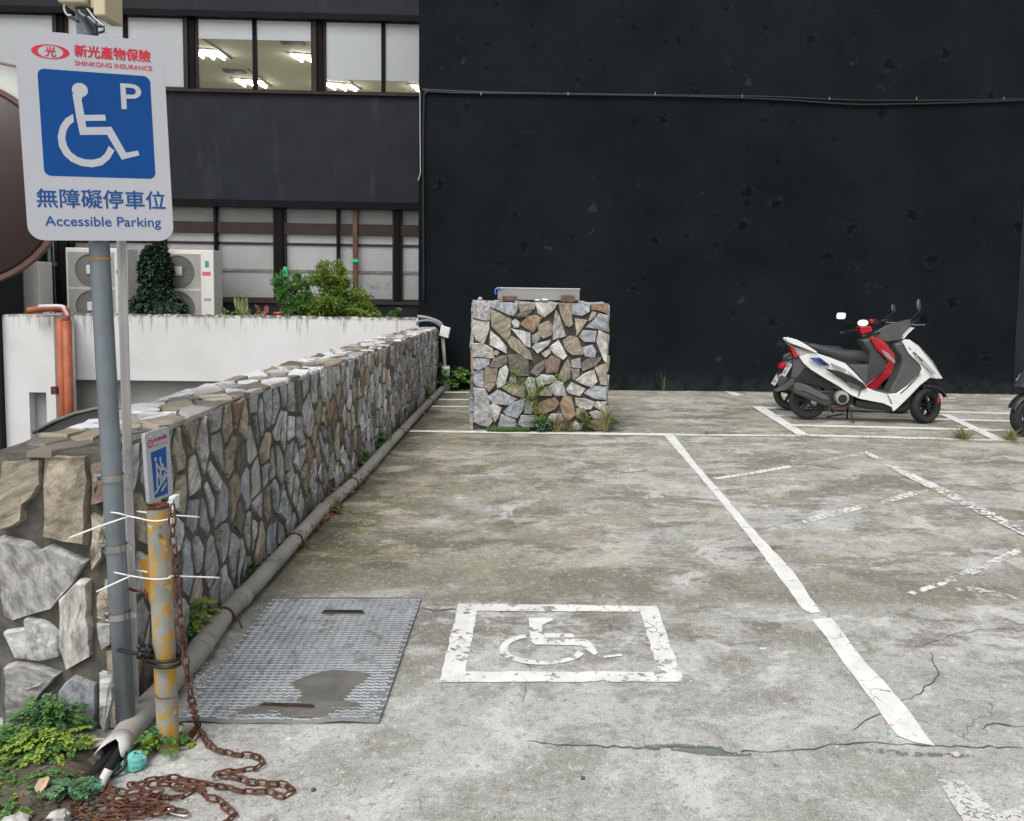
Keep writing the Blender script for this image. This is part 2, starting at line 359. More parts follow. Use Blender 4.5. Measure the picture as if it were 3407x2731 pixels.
# glass: clear with sky reflection
t = NT('window_glass')
fr = t.n('ShaderNodeFresnel'); fr.inputs['IOR'].default_value = 1.28
gl = t.n('ShaderNodeBsdfGlossy'); gl.inputs['Roughness'].default_value = .03; tr = t.n('ShaderNodeBsdfTransparent'); tr.inputs[0].default_value = (1, 1, 1, 1)
mx = t.n('ShaderNodeMixShader'); t.l(fr.outputs[0], mx.inputs[0]); t.l(tr.outputs[0], mx.inputs[1]); t.l(gl.outputs[0], mx.inputs[2]); t.l(mx.outputs[0], t.out.inputs[0])
def glossy(name, c, rough=.18, metal=0, coat=0.0):
    t = NT(name); t.color(c); t.rough(rough); t.b.inputs['Metallic'].default_value = metal; t.b.inputs['Coat Weight'].default_value = coat
    return t
glossy('mirror_glass', (.9, .9, .9), .03, 1)
glossy('car_paint', (.03, .033, .038), .25, 0, 1); glossy('car_glass', (.012, .014, .018), .08); glossy('car_trim', (.16, .155, .14), .45, .3)
t = NT('tube_lamp'); t.color((.9, .9, .9)); t.b.inputs['Emission Color'].default_value = (1, 1, .93, 1); t.b.inputs['Emission Strength'].default_value = 44

def leafmat(name, a, b):
    t = NT(name); v = t.coords('Object'); geo = t.n('ShaderNodeNewGeometry')
    c = t.mix(geo.outputs['Random Per Island'], a, b); t.color(c); t.rough(.55)
    tl = t.n('ShaderNodeBsdfTranslucent'); t.l(c, tl.inputs[0]); mx = t.n('ShaderNodeMixShader'); mx.inputs[0].default_value = .3
    t.l(t.b.outputs[0], mx.inputs[1]); t.l(tl.outputs[0], mx.inputs[2]); t.l(mx.outputs[0], t.out.inputs[0])
leafmat('leaf_green', (.06, .17, .04), (.14, .30, .07)); leafmat('leaf_lime', (.22, .36, .04), (.40, .52, .09))
leafmat('leaf_dark', (.012, .035, .018), (.035, .085, .04)); leafmat('leaf_olive', (.12, .21, .025), (.26, .37, .06))
leafmat('leaf_moss', (.06, .12, .025), (.12, .22, .04)); leafmat('straw', (.30, .26, .12), (.45, .38, .2)); leafmat('grass_blade', (.10, .15, .04), (.22, .24, .09))
leafmat('leaf_variegated', (.10, .22, .05), (.50, .48, .28)); leafmat('leaf_red', (.22, .07, .04), (.35, .12, .06))
leafmat('leaf_bluegreen', (.07, .19, .09), (.14, .30, .14))

# ------------------------------------------------------------------ object helpers
def tagp(o, label=None, cat=None, group=None, kind=None):
    if label: o['label'] = label
    if cat: o['category'] = cat
    if group: o['group'] = group
    if kind: o['kind'] = kind
    return o
WM = {}
def thing(name, loc, label, cat, group=None, kind=None):
    o = bpy.data.objects.new(name, None); COL.objects.link(o); o.location = loc; o.empty_display_size = .1
    WM[o.name] = Vector(loc); return tagp(o, label, cat, group, kind)
def origin(o): return WM[o.name]

class M:
    def __init__(s): s.v = []; s.f = []
    def add(s, vs, fs):
        k = len(s.v); s.v += [Vector(p) for p in vs]; s.f += [[i+k for i in f] for f in fs]; return s
    def box(s, a, b):
        x0, y0, z0 = a; x1, y1, z1 = b
        return s.add([(x0, y0, z0), (x1, y0, z0), (x1, y1, z0), (x0, y1, z0), (x0, y0, z1), (x1, y0, z1), (x1, y1, z1), (x0, y1, z1)],
                     [(0, 3, 2, 1), (4, 5, 6, 7), (0, 1, 5, 4), (1, 2, 6, 5), (2, 3, 7, 6), (3, 0, 4, 7)])
    def obox(s, c, ex, ey, ez):  # half-extent vectors
        c, ex, ey, ez = map(Vector, (c, ex, ey, ez))
        vs = [c+i*ex+j*ey+k*ez for k in (-1, 1) for i, j in ((-1, -1), (1, -1), (1, 1), (-1, 1))]
        return s.add(vs, [(0, 3, 2, 1), (4, 5, 6, 7), (0, 1, 5, 4), (1, 2, 6, 5), (2, 3, 7, 6), (3, 0, 4, 7)])
    def tube(s, pts, r, n=10, closed=False, cap=True):
        pts = [Vector(p) for p in pts]; N = len(pts); rr = r if isinstance(r, (list, tuple)) else [r]*N
        k = len(s.v); up = None; prev = None
        for i, p in enumerate(pts):
            if closed: d = pts[(i+1) % N]-pts[i-1]
            else: d = pts[min(i+1, N-1)]-pts[max(i-1, 0)]
            d = d.normalized() if d.length > 1e-9 else Vector((0, 0, 1))
            if up is None: up = d.orthogonal().normalized()
            else:
                up = (up-d*up.dot(d)); up = up.normalized() if up.length > 1e-6 else d.orthogonal().normalized()
            b = d.cross(up)
            for j in range(n):
                a = 2*math.pi*j/n; s.v.append(p+(up*math.cos(a)+b*math.sin(a))*rr[i])
        for i in range(N if closed else N-1):
            i2 = (i+1) % N
            for j in range(n):
                j2 = (j+1) % n; s.f.append([k+i*n+j, k+i*n+j2, k+i2*n+j2, k+i2*n+j])
        if cap and not closed:
            s.f.append([k+j for j in range(n)][::-1]); s.f.append([k+(N-1)*n+j for j in range(n)])
        return s
    def prism(s, poly, off):  # planar polygon (3D pts) swept by off
        poly = [Vector(p) for p in poly]; n = len(poly); off = Vector(off)
        return s.add(poly+[p+off for p in poly], [list(range(n))[::-1], [n+i for i in range(n)]]+[[i, (i+1) % n, n+(i+1) % n, n+i] for i in range(n)])
    def sheet(s, poly): return s.add(poly, [list(range(len(poly)))])
    def hull(s, pts):
        bm = bmesh.new()
        for p in pts: bm.verts.new(p)
        r = bmesh.ops.convex_hull(bm, input=bm.verts)
        bmesh.ops.delete(bm, geom=[e for e in r['geom_interior'] if isinstance(e, bmesh.types.BMVert)], context='VERTS')
        bm.verts.index_update()
        s.add([v.co.copy() for v in bm.verts], [[v.index for v in f.verts] for f in bm.faces]); bm.free(); return s
    def ball(s, c, r, n=8, m=6, sq=(1, 1, 1), jit=0):
        k = len(s.v); c = Vector(c)
        for i in range(m+1):
            th = math.pi*i/m
            for j in range(n):
                a = 2*math.pi*j/n; jj = 1+random.uniform(-jit, jit)
                s.v.append(c+Vector((math.sin(th)*math.cos(a)*sq[0], math.sin(th)*math.sin(a)*sq[1], math.cos(th)*sq[2]))*r*jj)
        for i in range(m):
            for j in range(n): s.f.append([k+i*n+j, k+(i+1)*n+j, k+(i+1)*n+(j+1) % n, k+i*n+(j+1) % n])
        return s
    def lathe(s, c, ax, prof, n=24):  # prof: (dist along axis, radius)
        c = Vector(c); ax = Vector(ax).normalized(); u = ax.orthogonal().normalized(); w_ = ax.cross(u); k = len(s.v)
        for (d, r) in prof:
            for j in range(n):
                a = 2*math.pi*j/n; s.v.append(c+ax*d+(u*math.cos(a)+w_*math.sin(a))*r)
        for i in range(len(prof)-1):
            for j in range(n): s.f.append([k+i*n+j, k+i*n+(j+1) % n, k+(i+1)*n+(j+1) % n, k+(i+1)*n+j])
        return s
    def build(s, name, mat, parent=None, label=None, smooth=False, bevel=0, kind=None, color=None, subd=0, seg=2, place=None):
        vs = np.array([tuple(p) for p in s.v]) if s.v else np.zeros((1, 3))
        lo, hi = vs.min(0), vs.max(0); c = Vector(((lo[0]+hi[0])/2, (lo[1]+hi[1])/2, lo[2] if parent is None else (lo[2]+hi[2])/2))
        me = bpy.data.meshes.new(name); me.from_pydata([p-c for p in s.v], [], s.f); me.update()
        me.materials.append(MATS[mat])
        bm = bmesh.new(); bm.from_mesh(me)
        bmesh.ops.remove_doubles(bm, verts=bm.verts, dist=1e-6) if len(s.v) < 4000 and kind != 'stuff' else None
        if kind != 'stuff': bmesh.ops.recalc_face_normals(bm, faces=bm.faces)
        bm.to_mesh(me); bm.free()
        if smooth: 
            for p in me.polygons: p.use_smooth = True
        o = bpy.data.objects.new(name, me); COL.objects.link(o)
        base = Vector((0, 0, 0))
        if parent is not None:
            o.parent = parent; base = WM.get(parent.name, Vector((0, 0, 0)))
        o.location = c-base; WM[o.name] = c
        if bevel:
            b = o.modifiers.new('bevel', 'BEVEL'); b.width = bevel; b.segments = seg; b.limit_method = 'ANGLE'; b.angle_limit = math.radians(35)
            b.harden_normals = False
            if smooth is False:
                for p in me.polygons: p.use_smooth = True
                e = o.modifiers.new('wn', 'WEIGHTED_NORMAL'); e.keep_sharp = False
        if subd:
            b = o.modifiers.new('sub', 'SUBSURF'); b.levels = subd; b.render_levels = subd
        if label: o['label'] = label
        if kind: o['kind'] = kind
        if color: o.color = (*color, 1)
        return o
def smooth_by_angle(o, deg=35):
    me = o.data
    for p in me.polygons: p.use_smooth = True
    bm = bmesh.new(); bm.from_mesh(me)
    for e in bm.edges:
        if len(e.link_faces) == 2 and e.calc_face_angle(0) > math.radians(deg): e.smooth = False
    bm.to_mesh(me); bm.free()
    return o
def solo(mb, name, mat, label, cat, group=None, kind=None, **kw):
    o = mb.build(name, mat, None, kind=('stuff' if kind == 'stuff' else None), **kw); return tagp(o, label, cat, group, kind)
def catmull(pts, k=6):
    pts = [Vector(p) for p in pts]; out = []
    for i in range(len(pts)-1):
        p0, p1, p2, p3 = pts[max(i-1, 0)], pts[i], pts[i+1], pts[min(i+2, len(pts)-1)]
        for j in range(k):
            u = j/k; out.append(.5*((2*p1)+(p2-p0)*u+(2*p0-5*p1+4*p2-p3)*u*u+(3*p1-p0-3*p2+p3)*u**3))
    out.append(pts[-1]); return out

# ------------------------------------------------------------------ GROUND
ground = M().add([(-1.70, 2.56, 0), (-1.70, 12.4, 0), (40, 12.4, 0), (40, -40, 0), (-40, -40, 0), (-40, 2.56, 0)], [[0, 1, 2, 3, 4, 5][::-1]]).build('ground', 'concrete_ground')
tagp(ground, 'stained grey concrete floor of the parking lot', None, None, 'structure')
lower = M().add([(-12, 2.56, -.73), (-1.70, 2.56, -.73), (-1.70, 5, -.98), (-1.7, 20, -2.5), (-12, 20, -2.5), (-12, 5, -.98)], [[0, 1, 2, 5], [5, 2, 3, 4]]).build('driveway', 'asphalt')
tagp(lower, 'lower driveway behind the stone wall', None, None, 'structure')
kerb = M().box((-12, 2.50, -1.0), (-1.72, 2.558, -.004)); kerb = kerb.build('retaining_edge', 'grey_plaster'); tagp(kerb, 'concrete edge between lot and lower driveway', None, None, 'structure')

def gp(pts, z): return [G(x, y, z) for x, y in pts]
def mark(name, pts, mat='white_paint', z=.004, label=None, rag=True, world=False):
    q = [Vector((p[0], p[1], z)) for p in pts] if world else [Vector((*G(x, y).to_2d(), z)) for x, y in pts]
    out = []
    for i, a in enumerate(q):  # ragged edges
        b = q[(i+1) % len(q)]; L = (b-a).length; k = max(1, int(L/.06)) if rag else 1
        nrm = Vector((-(b-a).y, (b-a).x, 0)).normalized()
        for j in range(k):
            p = a.lerp(b, j/k); out.append(p+nrm*(random.uniform(-.004, .004) if j else 0))
    o = M().sheet(out).build(name, mat, ground, label); return o
def zz(ox, oy, s, pts): return [(ox+a/s, oy+b/s) for a, b in pts]
BL1 = zz(2200, 1350, 1.2511, [(8, 120), (190, 330), (375, 560), (500, 730), (590, 850)]); BR1 = zz(2200, 1350, 1.2511, [(50, 120), (130, 225), (400, 535), (555, 700), (665, 862)])
mark('bay_line', BL1+[(2698, 2043)]+BR1[::-1], 'white_paint')
BL2 = zz(2200, 1350, 1.2511, [(628, 892), (800, 1125), (985, 1378)]); BR2 = zz(2200, 1350, 1.2511, [(708, 885), (830, 1045), (1000, 1235), (1140, 1420)])
mark('bay_line', BL2+[(3040, 2472)]+BR2[::-1], 'white_paint')
mark('bay_line', [(1366, 1433), (2240, 1444), (2240, 1452), (1360, 1439)], 'white_paint', .0045+.003)
mark('bay_line', [(2244, 1444), (2676, 1448), (2676, 1453), (2244, 1450)], 'worn_paint', .0045)
A = lambda L: zz(2450, 900, 2.2529, L)
mark('bike_bay_line', A([(115, 1022), (200, 1022), (545, 1240), (460, 1240)]), 'white_paint', .0085)
mark('bike_bay_line', A([(1520, 1078), (1600, 1084), (2025, 1278), (1930, 1278)]), 'white_paint', .0085)
mark('bike_bay_line', A([(165, 1023), (2300, 1072), (2300, 1084), (182, 1035)]), 'white_paint', .0045)
mark('bike_bay_line', A([(285, 1083), (2300, 1128), (2300, 1140), (300, 1095)]), 'white_paint', .0045)
mark('bike_bay_line', A([(400, 1153), (2300, 1200), (2300, 1213), (415, 1167)]), 'white_paint', .0045)
mark('bike_bay_line', A([(515, 1228), (2300, 1276), (2300, 1290), (530, 1243)]), 'worn_paint', .0045)
mark('faded_line', A([(1510, 952), (1640, 955), (1640, 961), (1510, 958)]), 'worn_paint'); mark('faded_line', A([(1980, 960), (2100, 963), (2100, 970), (1980, 967)]), 'worn_paint')
mark('faded_line', A([(-90, 905), (-20, 912), (60, 935), (-20, 940)]), 'worn_paint')
Bm = lambda L: zz(1400, 850, 2.6587, L)
for k, (y0, x0) in enumerate(((1210, 205), (1275, 160), (1335, 100))):
    mark('bay_line', Bm([(x0, y0-5), (424, y0-3), (424, y0+7), (x0-6, y0+6)]), 'white_paint')
Q = lambda L: zz(2200, 1350, 1.2511, L)
mark('faded_line', Q([(215, 300), (350, 282), (530, 248), (545, 257), (400, 285), (235, 308)]), 'faded_paint')
mark('faded_line', Q([(560, 250), (840, 192), (850, 202), (570, 262)]), 'ghost_paint')
mark('faded_line', Q([(585, 480), (700, 440), (850, 412), (860, 424), (720, 462), (600, 492)]), 'faded_paint')
mark('faded_line', Q([(910, 400), (1000, 368), (1110, 348), (1112, 358), (1010, 388), (920, 410)]), 'faded_paint')
mark('faded_line', Q([(850, 190), (1060, 290), (1290, 400), (1540, 530), (1540, 560), (1270, 425), (1040, 310), (850, 205)]), 'faded_paint', .0085)
mark('faded_line', Q([(1020, 780), (1130, 745), (1330, 660), (1490, 590), (1500, 610), (1350, 685), (1170, 752), (1050, 792)]), 'faded_paint')
mark('faded_line', Q([(1150, 1560), (1250, 1560), (1400, 1700), (1520, 1660), (1520, 1745), (1265, 1745)]), 'soft_paint')
mark('faded_line', Q([(1215, 760), (1300, 755), (1500, 800), (1500, 815), (1290, 775), (1230, 775)]), 'ghost_paint')
FZ = lambda L: zz(1300, 1900, 1.7967, L)
def frame_mark():
    o = [G(*p) for p in FZ([(405, 198), (1590, 212), (1752, 665), (287, 669)])]; i = [G(*p) for p in FZ([(515, 242), (1488, 247), (1603, 606), (450, 606)])]
    def up(p, z): return Vector((p.x, p.y, z))
    m = M()
    for k in range(4):
        a, b, c, d = o[k], o[(k+1) % 4], i[(k+1) % 4], i[k]
        n = 14; pa = [a.lerp(b, j/n) for j in range(n+1)]; pb = [d.lerp(c, j/n) for j in range(n+1)]
        for L in (pa, pb):
            for j in range(1, n): L[j] = L[j]+Vector((random.uniform(-.004, .004), random.uniform(-.004, .004), 0))
        m.add([up(p, .004) for p in pa+pb], [[j, j+1, n+2+j, n+1+j] for j in range(n)])
    m.build('symbol_frame', 'worn_paint', ground)
frame_mark()
sym = M()
arc_o = [(818, 382), (740, 395), (680, 425), (650, 465), (665, 505), (730, 540), (820, 560), (920, 565), (1020, 555), (1110, 530), (1155, 500)]
arc_i = [(818, 402), (770, 412), (720, 435), (700, 465), (712, 495), (770, 522), (850, 538), (930, 542), (1010, 533), (1080, 512), (1120, 480)]
def strip(m, A_, B_, z=.004):
    a = catmull([G(*p) for p in FZ(A_)], 5); b = catmull([G(*p) for p in FZ(B_)], 5); n = len(a)
    for L in (a, b):
        for p in L: p.z = z
    m.add(a+b, [[j, j+1, n+j+1, n+j] for j in range(n-1)])
strip(sym, arc_o, arc_i)
sym.add([Vector((*G(*p).to_2d(), .0042)) for p in FZ([(825, 285), (955, 282), (975, 296), (905, 328), (905, 376), (1095, 378), (1100, 402), (915, 404), (915, 408), (1165, 412), (1200, 435), (1240, 495), (1215, 508), (1140, 450), (860, 444), (835, 420)])], [list(range(16))])
sym.add([Vector((*G(*p).to_2d(), .0042)) for p in FZ([(1270, 512), (1385, 500), (1385, 512), (1275, 524)])], [[0, 1, 2, 3]])
sym.build('wheelchair_symbol', 'worn_paint', ground, 'worn white wheelchair symbol')

def crack(pts, wdt=.006, mat='crack', zz_=.0032, amp=.012):
    w3 = [Vector((*G(*p).to_2d(), zz_)) for p in pts]; path = []
    for a, b in zip(w3, w3[1:]):
        k = max(2, int((b-a).length/.025))
        for j in range(k): path.append(a.lerp(b, j/k)+Vector((random.uniform(-amp, amp), random.uniform(-amp, amp), 0))*.6)
    path.append(w3[-1]); A_, B_ = [], []
    for i, p in enumerate(path):
        d = (path[min(i+1, len(path)-1)]-path[max(i-1, 0)]).normalized(); nv = Vector((-d.y, d.x, 0)); ww = wdt*random.uniform(.3, 1.0)*(.3 if i in (0, len(path)-1) else 1)
        A_.append(p+nv*ww*.5); B_.append(p-nv*ww*.5)
    n = len(A_); M().add(A_+B_, [[j, j+1, n+j+1, n+j] for j in range(n-1)]).build('crack', mat, ground)
crack(Q([(0, 1420), (200, 1425), (280, 1445), (450, 1440), (600, 1435), (700, 1415), (880, 1405), (1130, 1418), (1500, 1425)]), .0065)
crack(Q([(-560, 1400), (-300, 1418), (0, 1428)]), .006)
crack(Q([(790, 1355), (850, 1315), (940, 1270), (1000, 1235), (1070, 1200), (1130, 1150), (1155, 1110), (1130, 1060), (1120, 1030)]), .006)
crack(Q([(1345, 1345), (1380, 1325), (1430, 1332), (1510, 1338)]), .009); crack(Q([(1060, 1010), (1200, 960), (1320, 935), (1500, 930)]), .004)
crack(Q([(400, 520), (560, 480), (600, 470)]), .006); crack(Q([(640, 1010), (760, 990), (830, 980)]), .003)
crack(FZ([(190, 225), (260, 240), (400, 228), (600, 225), (740, 215)]), .010); crack(FZ([(330, 660), (380, 620), (430, 580), (450, 560)]), .007)
crack(FZ([(1145, 610), (1140, 660)]), .006); crack(FZ([(815, 545), (835, 620), (815, 660), (790, 780)]), .003)
for pl, mt in ((FZ([(1490, 1045), (1700, 1035), (1980, 1050), (2000, 1085), (2156, 1090), (2156, 1108), (1900, 1105), (1690, 1075), (1550, 1072)]), 'green_grit'),
               (Q([(850, 1420), (1000, 1440), (1280, 1450), (1280, 1462), (1000, 1462), (850, 1436)]), 'green_grit')):
    mark('grit_streak', pl, mt, .0026)

# ------------------------------------------------------------------ MANHOLE PLATE
def plate():
    TL, TR, BR_, BL_ = [Vector((a, b, 0)) for a, b in ((-1.210, 3.575), (-.530, 3.585), (-.513, 2.520), (-1.175, 2.520))]
    th = thing('cover_plate', (TL+TR+BR_+BL_)/4, 'grey steel chequer plate cover lying on the concrete beside the pipe', 'steel plate')
    z0, z1 = .001, .012
    n = 16; m = M(); bot = [BL_.lerp(BR_, i/n) for i in range(n+1)]
    lift = [.004*math.sin(i*1.1)+.004*math.sin(i*.45+1) + .004 for i in range(n+1)]
    ring = [Vector((p.x, p.y, z1+lift[i])) for i, p in enumerate(bot)]+[Vector((TR.x, TR.y, z1)), Vector((TL.x, TL.y, z1))]
    inner = [Vector((BL_.lerp(BR_, i/n).x, BL_.y+.10, z1)) for i in range(n+1)]
    k = n+1
    m.add(ring[:k]+inner, [[i, i+1, k+i+1, k+i] for i in range(n)])
    m.add([inner[0], inner[-1], ring[k], ring[k+1]], [[0, 1, 2, 3]])
    low = [Vector((p.x, p.y, z0+max(0, lift[i]))) for i, p in enumerate(bot)]
    m.add(ring[:k]+low, [[i, k+i, k+i+1, i+1] for i in range(n)])
    R_ = [inner[-1], ring[k]]; m.add([ring[k-1], inner[-1], ring[k], Vector((TR.x, TR.y, z0)), Vector((BR_.x, BR_.y, z0))], [[0, 4, 3, 2, 1]])
    m.add([ring[0], inner[0], ring[k+1], Vector((TL.x, TL.y, z0)), Vector((BL_.x, BL_.y, z0))], [[0, 1, 2, 3, 4]])
    m.build('plate_sheet', 'plate_steel', th)
    tr = M(); rows, cols = 50, 21
    for r in range(rows):
        for c in range(cols):
            u = (c+.5+(.5 if r % 2 else 0))/cols; v_ = (r+.5)/rows
            if u > .985 or v_ > .985: continue
            p = (BL_.lerp(BR_, u)).lerp(TL.lerp(TR, u), v_); zb = z1 if v_ > .1 else z1+lift[min(n, int(u*n))]*(1-v_/.1)
            pts = [(-.016, .002), (-.006, -.004), (.006, .004), (.016, -.002)] if r % 2 else [(-.016, -.002), (-.006, .004), (.006, -.004), (.016, .002)]
            hw = .0032
            top = []; vs = []
            for (dx, dy) in pts:
                vs += [(p.x+dx, p.y+dy-hw, zb), (p.x+dx, p.y+dy-hw*.4, zb+.0028), (p.x+dx, p.y+dy+hw*.4, zb+.0028), (p.x+dx, p.y+dy+hw, zb)]
            tr.add(vs, [[i*4+j, (i+1)*4+j, (i+1)*4+j+1, i*4+j+1] for i in range(3) for j in range(3)])
    tr.build('tread', 'plate_tread', th, kind='stuff')
    D = lambda L: zz(500, 1900, 2.079, L)
    def blob(L, mat, z):
        q = [G(*p) for p in D(L)]; c = sum(q, Vector())/len(q); q = catmull(q+[q[0]], 5)[:-1]
        q = [Vector((c.x+(p.x-c.x)*random.uniform(.97, 1.03), c.y+(p.y-c.y)*random.uniform(.97, 1.03), z)) for p in q]
        i_ = [Vector((c.x+(p.x-c.x)*.9, c.y+(p.y-c.y)*.9, z+.003)) for p in q]
        k = len(q); M().add(q+i_, [[j, (j+1) % k, k+(j+1) % k, k+j] for j in range(k)]+[[k+j for j in range(k)]]).build('mud_patch', mat, th)
    blob([(960, 800), (1100, 740), (1280, 705), (1450, 720), (1530, 745), (1420, 830), (1330, 920), (1200, 960), (1010, 930), (1050, 880)], 'dried_mud', z1+.0012)
    blob([(600, 985), (800, 945), (1100, 935), (1350, 925), (1470, 950), (1430, 1010), (1200, 1035), (800, 1030), (620, 1015)], 'dried_mud', z1+.0016)
    for a, b in (((1195, 285), (1475, 288)), ((765, 932), (1130, 945))):
        pa, pb = [Vector((*G(*q, z1).to_2d(), z1+.007)) for q in D([a, b])]
        M().tube([pa+Vector((0, 0, -.006)), pa+Vector((.01, 0, 0)), pb-Vector((.01, 0, 0)), pb+Vector((0, 0, -.006))], .006, 6).build('handle', 'dark_rust', th)
        q = D([(a[0]-15, a[1]+6), (b[0]+15, b[1]+6), (b[0]+10, b[1]+16), (a[0]-5, a[1]+16)])
        M().sheet([Vector((*G(*p, z1).to_2d(), z1+.0048)) for p in q]).build('handle_slot', 'crack', th)
plate()

# ------------------------------------------------------------------ STONEWORK
PAL = {'g': (.36, .36, .355), 'b': (.34, .365, .395), 't': (.30, .262, .20), 'o': (.31, .215, .14), 'w': (.50, .485, .45), 'd': (.165, .15, .125),
       'c': (.41, .36, .28), 'l': (.52, .525, .52), 'r': (.20, .135, .105)}
def jcol(k, j=.12):
    c = PAL[k]; f_ = 1+random.uniform(-j, j); return tuple(x*f_ for x in c)
def stone(poly, fr, depth, parent, colr, name='stone', mat='stone', rnd=.004, lab=None, seg=.05):
    """poly: (u,v) metres on the face; fr: function (u,v,w)->world; irregular bossed stone, about 50 triangles"""
    pts = []
    for i, a in enumerate(poly):
        b = poly[(i+1) % len(poly)]; L = math.dist(a, b); k = max(1, min(3, int(L/seg)))
        for j in range(k):
            s_ = j/k; jx, jy = (random.uniform(-rnd, rnd), random.uniform(-rnd, rnd)); pts.append((a[0]+(b[0]-a[0])*s_+jx, a[1]+(b[1]-a[1])*s_+jy))
    n = len(pts); cx = sum(p[0] for p in pts)/n; cy = sum(p[1] for p in pts)/n
    sc = lambda p, s_: (cx+(p[0]-cx)*s_, cy+(p[1]-cy)*s_)
    tx, ty = random.uniform(-.12, .12), random.uniform(-.12, .12)
    m = M(); R0 = [fr(*sc(p, 1.0), -.012) for p in pts]
    R1 = [fr(*sc(p, .99), depth*.6+random.uniform(-.003, .003)) for p in pts]
    R2 = [fr(*sc(p, .925), depth*1.0+tx*(p[0]-cx)+ty*(p[1]-cy)+random.uniform(-.004, .004)) for p in pts]
    R3 = [fr(*sc(p, .52), depth*1.08+random.uniform(-.006, .006)) for p in pts]
    c = fr(cx+random.uniform(-.01, .01), cy+random.uniform(-.01, .01), depth*1.1+random.uniform(-.004, .006))
    fs = []
    for r in range(3): fs += [[r*n+i, r*n+(i+1) % n, (r+1)*n+(i+1) % n, (r+1)*n+i] for i in range(n)]
    fs += [[3*n+i, 3*n+(i+1) % n, 4*n] for i in range(n)]
    m.add(R0+R1+R2+R3+[c], fs)
    o = m.build(name, mat, parent, lab, color=colr); return smooth_by_angle(o, 38)
def clip(poly, px, py, nx, ny):
    out = []
    for i, a in enumerate(poly):
        b = poly[(i+1) % len(poly)]; da = (a[0]-px)*nx+(a[1]-py)*ny; db = (b[0]-px)*nx+(b[1]-py)*ny
        if da <= 0: out.append(a)
        if (da < 0 < db) or (db < 0 < da):
            t_ = da/(da-db); out.append((a[0]+(b[0]-a[0])*t_, a[1]+(b[1]-a[1])*t_))
    return out
def voronoi(L, Hh, du, dv, gap, jit=.42, ugap=0.0, margin=.004):
    seeds = []; nu = max(1, round(L/du)); nv = max(1, round(Hh/dv))
    for i in range(nu):
        for j in range(nv):
            u = (i+.5+(.25 if j % 2 else -.25)*(nu > 1)+random.uniform(-jit, jit))*L/nu; v_ = (j+.5+random.uniform(-jit, jit)+(.3 if i % 2 else -.3)*.6)*Hh/nv
            seeds.append((min(max(u, .02), L-.02), min(max(v_, .02), Hh-.02)))
    cells = []
    for i, s_ in enumerate(seeds):
        poly = [(margin, margin), (L-margin, margin), (L-margin, Hh-margin), (margin, Hh-margin)]
        for j, q in enumerate(seeds):
            if i == j or abs(q[0]-s_[0]) > 4*du or abs(q[1]-s_[1]) > 4*dv: continue
            dx, dy = (q[0]-s_[0]), (q[1]-s_[1])
            # anisotropic metric
            nx, ny = dx/(du*du), dy/(dv*dv); ln = math.hypot(nx, ny)
            if ln < 1e-9: continue
            nx /= ln; ny /= ln; gx = (gap+ugap*abs(nx))*.5
            poly = clip(poly, (s_[0]+q[0])/2-nx*gx, (s_[1]+q[1])/2-ny*gx, nx, ny)
            if len(poly) < 3: break
        if len(poly) >= 3:
            ar = abs(sum(poly[k][0]*poly[(k+1) % len(poly)][1]-poly[(k+1) % len(poly)][0]*poly[k][1] for k in range(len(poly))))/2
            # merge tiny edges
            pp = [poly[0]]
            for p in poly[1:]:
                if math.dist(p, pp[-1]) > .018: pp.append(p)
            if ar > .0012 and len(pp) >= 3: cells.append(pp)
    return cells

# --- boundary wall
WALLP = [(2.475, -1.352), (3.1, -1.398), (3.95, -1.442), (5.6, -1.440), (8.0, -1.465), (11.74, -1.500)]
WH, WT = .92, .365
def wx(Y):
    for (a, xa), (b, xb) in zip(WALLP, WALLP[1:]):
        if Y <= b: return xa+(xb-xa)*(Y-a)/(b-a)
    return WALLP[-1][1]
wall = thing('stone_wall', (-1.6, 7.1, 0), 'long low wall of rough grey and tan stones running back beside the pipe', 'stone wall')
m = M(); ys = [2.475+.018]+[3.1, 3.95, 5.6, 8.0, 11.74]
sec = [[Vector((wx(y)-.010, y, -.02)), Vector((wx(y)-.010, y, WH-.012)), Vector((wx(y)-WT, y, WH-.012)), Vector((wx(y)-WT, y, -2.5))] for y in ys]
for a, b in zip(sec, sec[1:]): m.add(a+b, [[0, 1, 5, 4], [1, 2, 6, 5], [2, 3, 7, 6]])
m.add(sec[0], [[3, 2, 1, 0]]); m.add(sec[-1], [[0, 1, 2, 3]])
m.build('mortar_core', 'mortar', wall)
LL = 11.74-2.475
def wf(u, v_, w_):
    Y = 2.475+u; return Vector((wx(Y)-.008+w_, Y, v_))
keys = 'bbbgggglllllttccwwddo'
cells = voronoi(LL, WH-.015, .135, .190, .020, .46, .030)
cells.sort(key=lambda p: p[0][0])
far_st = []
for i, cl in enumerate(cells):
    so2 = stone(cl, wf, random.uniform(.005, .012), wall, jcol(random.choice(keys), .2), rnd=.007)
    if i >= 290: far_st.append(so2)
def join_stuff(obs, name, parent):   # past the limit: one joined part, each stone keeps its colour as an attribute
    m = M(); cols = []
    for o in obs:
        c = Vector(WM[o.name]); n0 = len(m.v); m.add([v.co+c for v in o.data.vertices], [list(p.vertices) for p in o.data.polygons]); cols += [tuple(o.color)]*(len(m.v)-n0)
        bpy.data.objects.remove(o)
    r = m.build(name, 'stone_attr', parent, kind='stuff'); at_ = r.data.color_attributes.new('stone_colour', 'FLOAT_COLOR', 'POINT')
    for i, c in enumerate(cols): at_.data[i].color = c
    return r
join_stuff(far_st, 'far_stones', wall)
